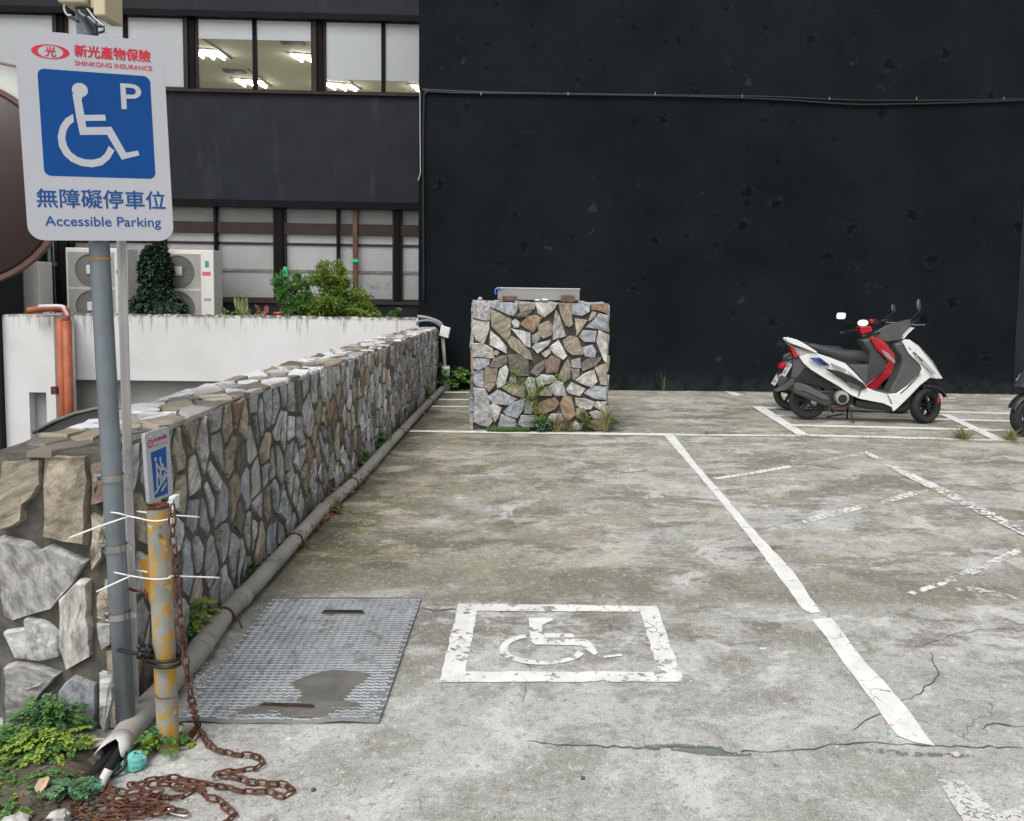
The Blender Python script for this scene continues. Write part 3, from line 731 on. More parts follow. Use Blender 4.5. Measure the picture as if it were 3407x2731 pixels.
# --- near end of the wall: stones as laid in the photo
YN = 2.475
def nf(u, v_, w_): return Vector((u, YN+.008-w_, v_))
END = [([(5, 1545), (125, 1540), (125, 1615), (110, 1650), (80, 1680), (78, 1728), (45, 1750), (5, 1762)], 't'),
       ([(152, 1525), (275, 1528), (288, 1620), (287, 1808), (250, 1805), (152, 1785)], 't'), ([(300, 1550), (352, 1532), (360, 1665), (310, 1680)], 'r'),
       ([(303, 1712), (348, 1730), (345, 1855), (312, 1892)], 'c'), ([(5, 1790), (95, 1808), (125, 1835), (165, 1820), (284, 1868), (235, 1940), (165, 2020), (40, 2058), (15, 2040), (8, 1950)], 'g'),
       ([(200, 1998), (265, 1935), (293, 1940), (292, 2050), (300, 2080), (295, 2180), (220, 2220), (200, 2150)], 'w'), ([(325, 1980), (370, 1930), (375, 2070), (328, 2050)], 'c'),
       ([(20, 2105), (85, 2090), (90, 2055), (150, 2075), (190, 2115), (190, 2180), (130, 2195), (55, 2185)], 'l'), ([(322, 2075), (378, 2075), (382, 2140), (340, 2160)], 'g'),
       ([(20, 2220), (80, 2205), (192, 2245), (130, 2310), (80, 2385), (25, 2390)], 'g'), ([(200, 2300), (240, 2255), (312, 2285), (312, 2440), (260, 2455), (215, 2400)], 'b'),
       ([(330, 2245), (380, 2250), (375, 2330), (355, 2430), (340, 2400)], 'l'), ([(8, 2415), (60, 2410), (110, 2450), (20, 2450)], 'g')]
for pl, k in END:
    ex_ = sum(p[0] for p in pl)/len(pl); ey_ = sum(p[1] for p in pl)/len(pl); q = [P(ex_+(x-ex_)*1.05, ey_+(y-ey_)*1.05, YN) for x, y in pl]; q = [Vector((min(max(p.x, wx(YN)-WT+.002), wx(YN)-.004), p.y, p.z)) for p in q]; stone([(p.x, max(p.z, .004)) for p in q], nf, .015, wall, jcol(k, .06), seg=.03, rnd=.003)
# --- cap stones
def tf(u, v_, w_):
    Y = 2.475+u; return Vector((wx(Y)-WT+v_+.004, Y, WH-.012+w_))
for cl in voronoi(LL, WT-.006, .17, .12, .012, .42):
    if sum(p[0] for p in cl)/len(cl) < .11: continue
    k = random.choice('wwwwlcttdgd' if cl[0][0] > .25 else 'wtdddtl'); c = (.68, .68, .69) if k == 'w' else (.52, .52, .51) if k == 'l' else jcol(k)  # white slabs carry the grazing sky reflection in their colour
    stone(cl, tf, random.uniform(.003, .013), wall, c, 'cap_stone', 'cap_stone', rnd=.007)

# --- freestanding pillar
COLX0, COLX1, COLY, COLD, COLH = -.700, .728, 8.20, .80, 1.352
pil = thing('stone_pillar', ((COLX0+COLX1)/2, COLY+COLD/2, 0), 'square pillar clad in large rough stones in the middle of the lot', 'stone pillar')
M().box((COLX0+.014, COLY+.014, 0), (COLX1-.014, COLY+COLD-.014, COLH-.004)).build('mortar_core', 'dark_mortar', pil)
def cu(x, y): return (COLX0+(x-440)/(1648-440)*(COLX1-COLX0), (1530-y)/(1530-405)*COLH)
def cf(u, v_, w_): return Vector((u, COLY+.008-w_, v_))
CS = '''g 452,425 595,425 597,570 540,565 455,545|b 608,425 832,422 832,475 805,522 770,520 610,455|t 850,425 995,422 985,470 870,490|w 1005,420 1188,418 1165,465 1085,530 1030,500|t 1205,425 1305,420 1330,590 1300,617 1265,600 1225,500|b 1322,412 1480,410 1470,480 1415,515 1330,500|o 1500,412 1643,410 1643,495 1570,470 1502,462|d 832,530 880,495 968,488 930,530 850,540|o 875,600 935,535 1000,520 1060,545 1020,610 985,668|t 610,475 700,520 780,560 775,690 745,740 680,680 620,620|l 795,580 825,555 860,585 855,625 815,628|w 450,570 590,590 592,640 545,768 480,735 452,690|t 1030,610 1110,572 1152,610 1140,690 1075,718 1030,680|g 1180,480 1215,540 1272,690 1165,722 1158,640|c 1352,550 1455,560 1400,650 1368,685|c 1475,545 1500,485 1540,490 1525,530 1480,560|b 1462,615 1560,505 1640,512 1640,645 1560,625|l 608,665 690,730 745,800 745,850 680,815 610,785|l 798,645 955,680 955,795 915,785|g 975,700 1035,665 1045,720 1010,765 980,750|b 1395,700 1430,650 1540,655 1530,745 1440,742|w 1550,740 1570,650 1643,690 1645,925 1610,900 1570,800|t 765,760 800,715 850,740 950,830 970,905 905,890 790,800|l 980,800 1010,770 1130,740 1120,770 1030,850|l 1135,800 1210,740 1280,870 1255,900 1180,860|t 1250,740 1310,700 1380,720 1430,850 1330,858 1265,800|b 1430,800 1510,772 1545,830 1530,880 1450,870|w 455,775 540,775 620,815 632,892 460,885|c 640,835 665,828 685,850 660,872 640,862|c 1060,850 1130,805 1138,850 1098,888|d 605,970 640,900 745,865 752,940 680,975|b 458,905 595,908 592,960 500,1005 460,990|d 765,880 840,870 935,905 940,1035 850,1042 790,1000|r 1100,920 1150,870 1225,910 1205,1010 1110,1022|d 970,1020 1010,960 1090,905 1085,985 1020,1045|g 1325,910 1400,890 1410,970 1330,968|d 1410,940 1470,895 1590,890 1540,950 1430,998|t 1215,1050 1290,900 1320,940 1320,1060 1270,1095|t 1540,975 1620,945 1645,945 1640,1120 1590,1110|b 460,1020 540,1005 550,1155 480,1140 460,1110|t 560,985 668,985 650,1130 600,1188 562,1150|l 665,1110 690,1000 745,965 765,1010 735,1130 680,1155|g 775,1110 790,1065 840,1080 835,1112|g 1325,985 1395,985 1395,1040 1345,1075|w 1370,1085 1450,1025 1530,995 1558,1095 1510,1138 1420,1110|l 920,1110 945,1065 1000,1075 1010,1180 985,1250 940,1190|l 1015,1080 1060,1040 1160,1045 1190,1085 1040,1145|c 720,1160 800,1120 910,1150 900,1240 800,1215|l 1130,1150 1200,1095 1250,1110 1285,1215 1180,1215|t 1035,1220 1100,1150 1160,1190 1150,1225|w 1290,1160 1330,1105 1445,1160 1405,1222 1310,1200|b 1445,1200 1530,1135 1640,1145 1640,1250 1540,1240|g 468,1180 565,1182 590,1260 625,1440 590,1490 520,1480 470,1450|b 590,1240 680,1185 740,1210 835,1255 770,1302 640,1298|l 605,1320 640,1300 705,1335 680,1420 655,1452 625,1400|b 735,1370 800,1290 920,1262 900,1340 850,1420 760,1395|g 915,1380 930,1265 985,1290 975,1378|o 1020,1380 1040,1290 1180,1240 1215,1290 1180,1340 1080,1380|o 1232,1300 1270,1225 1330,1240 1368,1390 1310,1430 1260,1400|l 1375,1300 1370,1245 1450,1250 1532,1280 1500,1330 1420,1335|w 1535,1310 1560,1275 1643,1272 1643,1365 1590,1340|t 1375,1400 1385,1340 1440,1330 1485,1410 1465,1460 1420,1440|g 690,1500 710,1395 830,1440 845,1510 760,1520|g 870,1480 890,1400 1010,1400 1090,1430 1050,1490 920,1505|l 1120,1450 1150,1385 1240,1385 1265,1430 1180,1470|o 1480,1490 1500,1435 1600,1430 1640,1440 1640,1520 1560,1525|l 1330,1480 1370,1445 1430,1490 1420,1520 1350,1520|g 1500,1370 1560,1350 1640,1385 1640,1420 1540,1425|g 610,1525 650,1495 670,1525|g 1110,1525 1140,1480 1250,1475 1290,1525'''
for it in CS.split('|'):
    k, *ps = it.split(); q = [cu(*map(float, p.split(','))) for p in ps]
    mx_, my_ = sum(p[0] for p in q)/len(q), sum(p[1] for p in q)/len(q); q = [(mx_+(p[0]-mx_)*1.12, my_+(p[1]-my_)*1.12) for p in q]
    q = [(min(max(a, COLX0+.004), COLX1-.004), min(max(b, .004), COLH-.006)) for a, b in q]
    stone(q, cf, random.uniform(.014, .026), pil, jcol(k, .08), rnd=.004, seg=.09)
for sx in (0, 1):
    def sf(u, v_, w_, sx=sx): return Vector(((COLX1-.008+w_) if sx else (COLX0+.008-w_), COLY+u, v_))
    for cl in voronoi(COLD, COLH-.01, .2, .21, .022): stone(cl, sf, .018, pil, jcol(random.choice('gbltcdo')))
def bf(u, v_, w_): return Vector((COLX0+u, COLY+COLD-.008+w_, v_))
for cl in voronoi(COLX1-COLX0, COLH-.01, .2, .21, .022): stone(cl, bf, .018, pil, jcol(random.choice('gbltcdo')))
def ttf(u, v_, w_): return Vector((COLX0+u, COLY+v_, COLH-.010+w_))
for cl in voronoi(COLX1-COLX0, COLD, .24, .2, .02): stone(cl, ttf, .006, pil, jcol('g'), 'cap_stone', 'stone')

# metal box and rubble on the pillar
C2 = lambda L: zz(1400, 850, 2.6587, L)
def at(pt, Y): return P(*C2([pt])[0], Y)
yb = COLY+.10
a, b = at((680, 400), yb), at((1405, 300), yb)
bx = thing('metal_trough', ((a.x+b.x)/2, yb+.2, COLH+.02), 'long low grey metal tray lying on top of the stone pillar', 'metal tray')
mm = M(); z0, z1 = COLH+.022, b.z
for q in (((a.x, yb, z0), (b.x, yb+.006, z1)), ((a.x, yb+.40, z0), (b.x, yb+.406, z1)), ((a.x, yb+.006, z0), (a.x+.006, yb+.4, z1)), ((b.x-.006, yb+.006, z0), (b.x, yb+.4, z1)), ((a.x+.006, yb+.006, z0), (b.x-.006, yb+.4, z0+.006))): mm.box(*q)
mm.build('tray_body', 'stainless', bx)
M().box((a.x-.006, yb-.008, z1+.001), (b.x+.006, yb+.012, z1+.010)).build('rolled_edge', 'ac_white', bx)
for i, (x0, x1, y0) in enumerate(((722, 848, 358), (1240, 1360, 352))):
    pa, pb = at((x0, 402), yb-.06), at((x1, y0), yb-.06)
    solo(M().box((pa.x, yb-.09, COLH+.004), (pb.x, yb-.015, pb.z)), 'brick', 'brick_old', ('old brown brick on the pillar top before the left half of the metal tray', 'old brown brick on the pillar top before the right half of the metal tray')[i], 'brick', 'bricks on the stone pillar', bevel=.006)
for i, (x0, x1, y0, y1, mt, lb) in enumerate(((1005, 1058, 383, 403, 'plaster_bit', 'flat pale mortar crumb on the pillar top, left of the two'), (1062, 1138, 376, 403, 'plaster_bit', 'larger pale mortar crumb on the pillar top, right of the two'), (505, 545, 370, 402, 'pebble', 'small grey stone chip on the left end of the pillar top'))):
    pa, pb = at((x0, y1), yb-.05), at((x1, y0), yb-.05)
    r_ = (pb.x-pa.x)/2; m = M().ball(((pa.x+pb.x)/2, yb-.05, COLH+.006+(pb.z-pa.z)/2), r_, 7, 4, (1, .8, max(.3, (pb.z-pa.z)/2/r_)), .12)
    solo(m, 'rubble', mt, lb, 'rubble', 'crumbs of rubble on the stone pillar')
pa = at((665, 345), yb); pb = at((690, 300), yb)
solo(M().tube(catmull([(pa.x, yb-.02, pa.z), (pa.x-.005, yb-.02, pb.z), (pb.x+.01, yb-.015, pb.z+.012), (pb.x+.03, yb-.012, pb.z)]), .008, 6), 'blue_strap', 'blue_plastic', 'blue plastic strap hooked over the left corner of the metal tray', 'strap', smooth=True)

# ------------------------------------------------------------------ BLACK BUILDING
BW0, BW1 = Vector((-1.795, 11.74, 0)), Vector((22, 12.06, 0))
blk = thing('black_building', (5, 16, 0), 'tall black mosaic tiled blank wall filling the back of the lot', 'building')
def bwf(x): return 11.74+(x+1.795)*(.12/8.8)
M().add([(-1.795, 11.74, 0), (22, bwf(22), 0), (22, 20, 0), (-1.795, 20, 0), (-1.795, 11.74, 9), (22, bwf(22), 9), (22, 20, 9), (-1.795, 20, 9)],
        [(0, 3, 2, 1), (4, 5, 6, 7), (0, 1, 5, 4), (1, 2, 6, 5), (2, 3, 7, 6), (3, 0, 4, 7)]).build('wall', 'black_mosaic', blk)
xr = P(3380, 1100, 11.86).x
M().box((xr, bwf(xr)-.012, 0.0), (xr+.9, bwf(xr)+.1, 3.2)).build('door', 'dark_band', blk)
pa, pb = P(3390, 1245, 11.84), P(3440, 1225, 11.84)
M().box((pa.x, bwf(xr)-.05, pa.z-.17), (pa.x+.3, bwf(xr)-.014, pa.z)).build('grey_panel', 'grey_plaster', blk)
# skirting moss line
ms = M()
for i in range(900):
    x = random.uniform(-1.2, 9); c = Vector((x, bwf(x)-random.uniform(.005, .07), random.uniform(.0, .012)))
    r_ = random.uniform(.006, .016); a = random.uniform(0, 6.28); d = Vector((math.cos(a), math.sin(a), random.uniform(.1, .8)))*r_; e = Vector((-math.sin(a), math.cos(a), .3))*r_*.6
    ms.add([c-e, c+d, c+e, c-d*.3+Vector((0, 0, .004))], [[0, 1, 2, 3]])
solo(ms, 'moss', 'leaf_moss', 'thin line of moss along the foot of the black wall', 'moss', kind='stuff')
# cables across the black wall
def wpt(x, y, off=.03):
    Y = 11.8
    for _ in range(3):
        p = P(x, y, Y-off); Y = bwf(p.x)
    return P(x, y, Y-off)
W1 = lambda L, s=1.92, ox=1400, oy=0: zz(ox, oy, s, L)
c1 = [(1404, 297), (1450, 300), (1560, 305), (1750, 310), (2000, 314), (2300, 318), (2560, 322), (2750, 330), (2900, 334), (3100, 334), (3250, 333), (3420, 329)]
c2 = [(1404, 300), (1450, 306), (1560, 310), (1750, 312), (2000, 316), (2300, 321), (2560, 330), (2750, 342), (2870, 348), (3000, 346), (3150, 343), (3300, 338), (3420, 333)]
for i, (L, lb) in enumerate(((c1, 'upper black cable running level across the black wall'), (c2, 'lower black cable sagging below its twin across the black wall'))):
    solo(M().tube(catmull([wpt(x, y) for x, y in L], 4), .014, 8), 'wall_cable', 'black_cable', lb, 'cable', 'cables across the black wall', smooth=True)
solo(M().tube(catmull([wpt(*p) for p in ((1424, 306), (1413, 312), (1411, 340), (1408, 500), (1409, 800), (1410, 1000))], 4), .016, 8), 'wall_cable', 'black_cable', 'black cable running down the left corner of the black wall', 'cable', 'cables across the black wall', smooth=True)
m = M().tube([wpt(1404, 303, .06)-Vector((.03, 0, 0)), wpt(1402, 430, .06)-Vector((.02, 0, 0)), wpt(1401, 575, .05)-Vector((.01, 0, 0)), wpt(1396, 600, .05)-Vector((.02, 0, 0))], .006, 6)
solo(m, 'thin_wire', 'white_pvc', 'thin pale wire with bent end hanging down the corner of the black wall', 'wire')
for i in range(7):
    x = 1600+i*290; yy = 311+(i > 2)*8+(i > 3)*8; p = wpt(x, yy, .052)
    M().box((p.x-.004, p.y-.001, p.z-.022), (p.x+.004, p.y+.03, p.z+.022)).build('cable_clip', 'steel_clamp', blk)

# ------------------------------------------------------------------ OFFICE BUILDING
FY = 13.5
off = thing('office_building', (-5, 14, 0), 'dark office building with two rows of wide windows behind the white wall', 'building')
def zf(y, x=900): return P(x, y, FY).z
def xf(x, y=200): return P(x, y, FY).x
XL, XRr = xf(-715), -1.5
Z6, Z5, Z4, Z3 = 6.00, 4.74, 2.93, 1.25
M().box((XL, FY, Z6), (XRr, FY+.299, 9)).build('wall', 'dark_band', off)
M().box((XL, FY, Z4), (XRr, FY+.35, Z5)).build('wall', 'dark_band', off)
M().box((XL, FY, -2.0), (XRr, FY+.35, Z3)).build('wall', 'dark_band', off)
M().box((XL, 21.5, Z4), (XRr, 21.8, 6.5)).build('back_wall', 'office_wall', off)
M().box((XL, FY+.36, 6.32), (XRr, 21.49, 6.5)).build('ceiling', 'office_ceiling', off)
M().box((XL, FY+.36, Z5-.8), (XRr, 21.49, Z5-.7)).build('floor', 'office_wall', off)
M().box((XL, FY+.30, Z6+.001), (XRr, FY+.36, 6.45)).build('lintel', 'dark_frame', off)
M().box((XL-.2, FY, Z3), (XL, 22, 9)).build('wall', 'dark_band', off)
posts = [(-715, -682), (-282, -248), (170, 203), (607, 639), (1036, 1069), (1466, 1499)]
thin = [-470, -35, 405, 838, 1270]
blindz = [zf(262, 0), zf(262, 0), zf(276, 400), zf(122, 838), zf(259, 1250)]
for i in range(5):
    x0, x1 = xf(posts[i][1]), xf(posts[i+1][0]); xm_ = xf(thin[i])
    fr_ = M(); d0, d1 = FY+.12, FY+.18
    fr_.box((x0, d0, Z5+.07), (x0+.04, d1, Z6-.05)); fr_.box((x1-.04, d0, Z5+.07), (x1, d1, Z6-.05)); fr_.box((x0, d0, Z5+.0), (x1, d1, Z5+.07)); fr_.box((x0, d0, Z6-.05), (x1, d1, Z6))
    win = fr_.build('window', 'brown_frame', off)
    M().box((xm_-.03, d0-.01, Z5+.07), (xm_+.03, d1+.01, Z6-.05)).build('mullion', 'dark_frame', win)
    for xa, xb in ((x0+.04, xm_-.03), (xm_+.03, x1-.04)):
        M().box((xa, FY+.148, Z5+.07), (xb, FY+.152, Z6-.05)).build('pane', 'window_glass', win)
        M().box((xa+.004, FY+.158, blindz[i]), (xb-.004, FY+.161, Z6-.052)).build('blind', 'blind', win)
for k, (a, b) in enumerate(posts):
    m = M().box((xf(a), FY+.06, Z5+.001), (xf(b)-.10, FY+.22, Z6-.001)); m.build('window_post', 'brown_frame', off)
    M().box((xf(b)-.099, FY+.09, Z5+.001), (xf(b), FY+.22, Z6-.001)).build('window_post', 'dark_frame', off)
M().box((XL, FY-.05, Z5-.03), (XRr, FY+.10, Z5+.012)).build('sill', 'brown_frame', off)
M().box((XL, FY-.02, Z6-.06), (XRr, FY+.05, Z6+.04)).build('drip_edge', 'dark_frame', off)
# ceiling lights: troffers with three tubes each
CZ = 6.31
def onceil(x, y): return G(x, y, CZ)
fixt = [(640, 159, 677, 184), (785, 260, 815, 279), (970, 175, 1005, 196), (1083, 272, 1115, 290), (1372, 279, 1396, 298), (1010, 70, 1040, 90), (300, 150, 340, 178)]
for (xa, ya, xb, yb_) in fixt:
    p0, p1 = onceil(xa, ya), onceil(xb, yb_); p2 = onceil(xa+36, ya+3); dv = (p1-p0); sv_ = (p2-p0)
    if dv.length > 2.6: dv = dv.normalized()*2.6
    if sv_.length > .9: sv_ = sv_.normalized()*.9
    m = M().obox(p0+dv*.5+sv_+Vector((0, 0, .0)), dv*.55, sv_*1.5, Vector((0, 0, .012)))
    fx = m.build('ceiling_light', 'ac_dark', off)
    for k in range(3): M().tube([p0+sv_*k+Vector((0, 0, -.05)), p0+sv_*k+dv+Vector((0, 0, -.05))], .017, 6).build('tube', 'tube_lamp', fx)
# ceiling vents / joints
for (xa, ya, xb, yb_) in ((660, 118, 770, 195), (825, 230, 900, 288), (1155, 255, 1185, 300)):
    p0, p1 = onceil(xa, ya), onceil(xb, yb_); M().tube([p0, p1], .02, 4).build('ceiling_joint', 'brown_frame', off)
for (xa, ya, xb) in ((745, 234, 815), (935, 138, 1010)):
    p0, p1 = onceil(xa, ya), onceil(xb, ya+4); M().obox((p0+p1)/2, (p1-p0)/2, Vector((0, .12, 0)), Vector((0, 0, .02))).build('ceiling_vent', 'brown_frame', off)
# lower windows: wide panes with board behind, dark posts, brown rails
lp = [(190, 222), (505, 535), (909, 938), (1308, 1328), (1700, 1720)]
zT1, zT0 = zf(739), zf(776)
for i in range(4):
    x0, x1 = xf(lp[i][1], 850), xf(lp[i+1][0], 850)
    fr_ = M(); fr_.box((x0, FY+.10, Z3), (x1, FY+.20, Z3+.06)); fr_.box((x0, FY+.10, Z4-.05), (x1, FY+.20, Z4)); fr_.box((x0, FY+.08, zT0), (x1, FY+.22, zT1)); fr_.box((x0, FY+.09, Z3), (x0+.03, FY+.21, Z4)); fr_.box((x1-.03, FY+.09, Z3), (x1, FY+.21, Z4))
    win = fr_.build('window', 'brown_frame', off)
    M().box((x0+.031, FY+.185, Z3+.061), (x1-.031, FY+.205, zT0-.001)).build('board', 'board_grey', win)
    M().box((x0+.031, FY+.185, zT1+.001), (x1-.031, FY+.205, Z4-.051)).build('board', 'board_dim', win)
    M().box((x0+.031, FY+.128, Z3+.061), (x1-.031, FY+.132, zT0-.001)).build('pane', 'window_glass', win); M().box((x0+.031, FY+.128, zT1+.001), (x1-.031, FY+.132, Z4-.051)).build('pane', 'window_glass', win)
    for yy, hh in ((809, .022), (899, .022)):
        M().box((x0+.032, FY+.150, zf(yy)-hh), (x1-.032, FY+.184, zf(yy)+hh)).build('rail', 'brown_frame' if yy == 809 else 'beige_cable', win)
for a, b in lp: M().box((xf(a, 850), FY+.04, Z3+.001), (xf(b, 850), FY+.24, Z4-.001)).build('window_post', 'dark_frame', off)
for x, mt in ((316, 'dark_frame'), (712, 'dark_frame'), (1121, 'dark_frame')): M().box((xf(x-4, 850), FY+.05, Z3+.07), (xf(x+5, 850), FY+.135, Z4-.06)).build('mullion', mt, off)
M().box((xf(1172, 850), FY+.04, Z3+.07), (xf(1187, 850), FY+.098, Z4-.06)).build('mullion', 'rust_wood', off)
p = P(1180, 867, FY+.03); M().box((p.x-.06, FY+.022, p.z-.025), (p.x+.06, FY+.038, p.z+.025)).build('green_tape', 'green_tape', off)
M().box((XL, FY-.03, Z3-.03), (XRr, FY+.09, Z3+.02)).build('sill', 'brown_frame', off)
M().box((XL, FY-.02, Z4-.10), (XRr, FY+.06, Z4+.02)).build('drip_edge', 'dark_frame', off)

# ------------------------------------------------------------------ WHITE PARAPET AND TERRACE
par = thing('white_parapet', (-4.5, 12.1, .03), 'white rendered parapet wall with dirty streaks behind the stone wall', 'parapet wall')
xw = P(236, 1100, 12.0).x
M().box((-13, 12.0, .04), (-1.80, 12.16, 1.035)).build('wall_panel', 'white_plaster', par)
m = M()
for i in range(60):   # rough weathered top edge
    x = -9.5+i*.128; m.box((x, 11.995+random.uniform(0, .01), 1.036), (x+random.uniform(.08, .127), 12.16, 1.036+random.uniform(.006, .022)))
m.build('crumbling_edge', 'white_plaster', par, kind='stuff')
ter = M().box((-13, 12.161, .04), (-1.80, 13.499, .80)).build('terrace_slab', 'grey_plaster'); tagp(ter, 'raised terrace slab behind the white parapet', None, None, 'structure')
und = thing('garage_recess', (-5, 15, -1.5), 'grey recessed garage wall under the white parapet', 'wall')
M().box((-13, 12.22, -2.5), (-1.8, 12.4, .035)).build('wall_panel', 'pale_plaster', und)
p = P(455, 1344, 12.2); M().box((p.x, 12.19, p.z-.12), (p.x+.25, 12.219, p.z)).build('dark_vent', 'dark_frame', und)
# left white pier with niche
YPi = 11.45
xa, xb = P(12, 1200, YPi).x, P(182, 1200, YPi).x; zt = P(100, 1047, YPi).z; n0, n1 = P(98, 1350, YPi).x, P(155, 1350, YPi).x; nz = P(120, 1305, YPi).z
pier = thing('white_pier', ((xa+xb)/2, YPi+.2, -1.2), 'white rendered pier with a square niche left of the orange pipes', 'wall pier')
m = M().box((xa, YPi, -2.3), (n0, YPi+.5, zt)).box((n1, YPi, -2.3), (xb, YPi+.5, zt)).box((n0, YPi, nz), (n1, YPi+.5, zt)); m.build('pier_body', 'white_plaster', pier)
M().box((n0, YPi+.12, -2.3), (n1, YPi+.5, nz)).build('niche_back', 'grey_plaster', pier)
M().box((xa-2.5, YPi-.1, -2.3), (xa-.01, YPi+.5, zt+2.0)).build('dark_return', 'dark_band', pier)
# orange pipes
op = thing('orange_downpipe', (P(210, 1200, 11.3).x, 11.3, -1.2), 'pair of rust orange downpipes with a white topped elbow beside the white pier', 'downpipe')
for k, xx in enumerate((200, 222)):
    q0, q1 = P(xx, 1060+k*6, 11.3), P(xx+2, 1420, 11.3); r_ = .056 if k == 0 else .060
    q1.z = -1.65
    M().tube([q0, Vector((q0.x, q0.y, q1.z))], r_, 12).build('pipe', 'orange_pipe', op, smooth=True)
q = [P(222, 1065, 11.3), P(220, 1035, 11.3), P(205, 1025, 11.3), P(150, 1026, 11.3), P(95, 1034, 11.3)]
M().tube(catmull(q), .050, 12).build('elbow', 'orange_pipe', op, smooth=True)
M().tube(catmull([P(226, 1052, 11.28), P(214, 1026, 11.28), P(196, 1019, 11.28), P(130, 1020, 11.28)]), .030, 10).build('elbow_sleeve', 'white_pvc', op, smooth=True)
q = P(178, 1300, 11.25); M().box((q.x-.02, 11.22, q.z-.05), (q.x+.06, 11.3, q.z+.06)).build('bracket', 'rust', op)

# ------------------------------------------------------------------ AIR CONDITIONERS
def ac(x0p, x1p, ytop, Y, label, fcx, labels=True, side=0):
    a, b = P(x0p, ytop, Y), P(x1p, ytop, Y); z0 = .801; zt = a.z; W_ = b.x-a.x
    t_ = thing('air_conditioner', ((a.x+b.x)/2, Y+.18, z0), label, 'air conditioner', 'outdoor air conditioning units on the terrace')
    M().box((a.x, Y, z0+.03), (b.x, Y+.34, zt)).build('casing', 'ac_white', t_, bevel=.012)
    M().box((a.x+.06, Y+.02, z0), (a.x+.14, Y+.3, z0+.03)).build('foot', 'ac_dark', t_); M().box((b.x-.14, Y+.02, z0), (b.x-.06, Y+.3, z0+.03)).build('foot', 'ac_dark', t_)
    fw = W_*.75; hs_ = (zt-z0-.10)/2
    for k in range(2):
        cz = zt-.05-hs_*(k+.5); cx = a.x+.04+fw/2
        fp = M().box((a.x+.035, Y-.004, cz-hs_/2+.012), (a.x+.035+fw, Y-.0005, cz+hs_/2-.012)).build('fan_panel', 'ac_grille', t_)
        R_ = hs_*.44; g = M().lathe((cx, Y-.006, cz), (0, -1, 0), [(0, R_), (.012, R_), (.012, R_-.014), (0, R_-.014)], 28); 
        g.lathe((cx, Y-.003, cz), (0, -1, 0), [(.003, R_-.014), (.003, .05)], 28); g.build('fan_ring', 'ac_dark', fp)
        rb = M()
        for j in range(44):
            an = 2*math.pi*j/44+.1; rb.tube([(cx+math.cos(an)*.06, Y-.012, cz+math.sin(an)*.06), (cx+math.cos(an+.25)*R_*.98, Y-.014, cz+math.sin(an+.25)*R_*.98)], .0022, 3, cap=False)
        rb.build('grille', 'ac_grille', fp, kind='stuff')
        M().box((cx-.07, Y-.03, cz-.07), (cx+.07, Y-.015, cz+.07)).build('hub', 'ac_white', fp, bevel=.03, seg=4)
        for zq in (cz+hs_/2-.016, cz-hs_/2+.006): M().box((a.x+.03, Y-.006, zq), (a.x+.04+fw, Y-.001, zq+.008)).build('panel_edge', 'ac_white', t_)
    if labels:
        xq = b.x-W_*.11
        M().box((xq-.03, Y-.003, zt-.27), (xq+.03, Y-.0006, zt-.17)).build('badge', 'green_print', t_)
        M().box((xq-.075, Y-.003, zt-.40), (xq+.055, Y-.0006, zt-.34)).build('sticker', 'pink_print', t_)
        M().box((xq-.06, Y-.003, zt-.80), (xq+.055, Y-.0006, zt-.76)).build('louvre', 'ac_grille', t_)
ac(217, 423, 823, 12.62, 'white twin fan air conditioner behind the signpost, left of the ivy bush', 0)
ac(506, 710, 829, 12.62, 'white twin fan air conditioner half hidden behind the ivy bush', 0)
ac(-105, 128, 866, 12.35, 'white air conditioner at the left edge of the photo beside the orange pipe elbow', 0, labels=False)
# scaffold-like conduits between the units
cd = thing('conduit_rack', (P(170, 950, 12.7).x, 12.7, .8), 'grey conduits standing in the dark gap between the air conditioners', 'conduit')
for xx, r_, mt in ((172, .025, 'galvanised'), (186, .012, 'galvanised'), (196, .03, 'dark_frame'), (150, .04, 'dark_frame')):
    q = P(xx, 1000, 12.75); M().tube([(q.x, 12.75, .8), (q.x-.02, 12.75, 2.9)], r_, 8).build('conduit', mt, cd, smooth=True)
q = P(165, 878, 12.72); M().box((q.x-.22, 12.70, q.z-.03), (q.x+.12, 12.73, q.z+.03)).build('bracket', 'rust_wood', cd)
q = P(160, 815, 12.72); M().box((q.x-.03, 12.69, q.z-.03), (q.x+.03, 12.72, q.z+.25)).build('bracket', 'yellow_plate', cd)
M().box((P(128, 900, 12.95).x, 12.93, .8), (P(225, 900, 12.95).x, 12.96, 2.9)).build('dark_backing', 'dark_band', cd)

# ------------------------------------------------------------------ PLANTS
def leaf(m, c, d, nrm, L, W_, fold=.25, n=4):
    d = Vector(d).normalized(); nrm = Vector(nrm); s_ = d.cross(nrm); s_ = s_.normalized() if s_.length > 1e-5 else d.orthogonal().normalized(); u = s_.cross(d).normalized()
    if n == 4: m.add([c, c+d*L*.45+s_*W_*.5+u*W_*fold, c+d*L, c+d*L*.45-s_*W_*.5+u*W_*fold], [[0, 1, 2], [0, 2, 3]])
    else: m.add([c, c+d*L*.3+s_*W_*.48+u*W_*fold, c+d*L*.75+s_*W_*.42+u*W_*fold, c+d*L*1.0-u*L*.08, c+d*L*.75-s_*W_*.42+u*W_*fold, c+d*L*.3-s_*W_*.48+u*W_*fold, c+d*L*.5], [[0, 1, 6], [1, 2, 6], [2, 3, 6], [3, 4, 6], [4, 5, 6], [5, 0, 6]])
def rv(): 
    v_ = Vector((random.gauss(0, 1), random.gauss(0, 1), random.gauss(0, 1))); return v_.normalized()
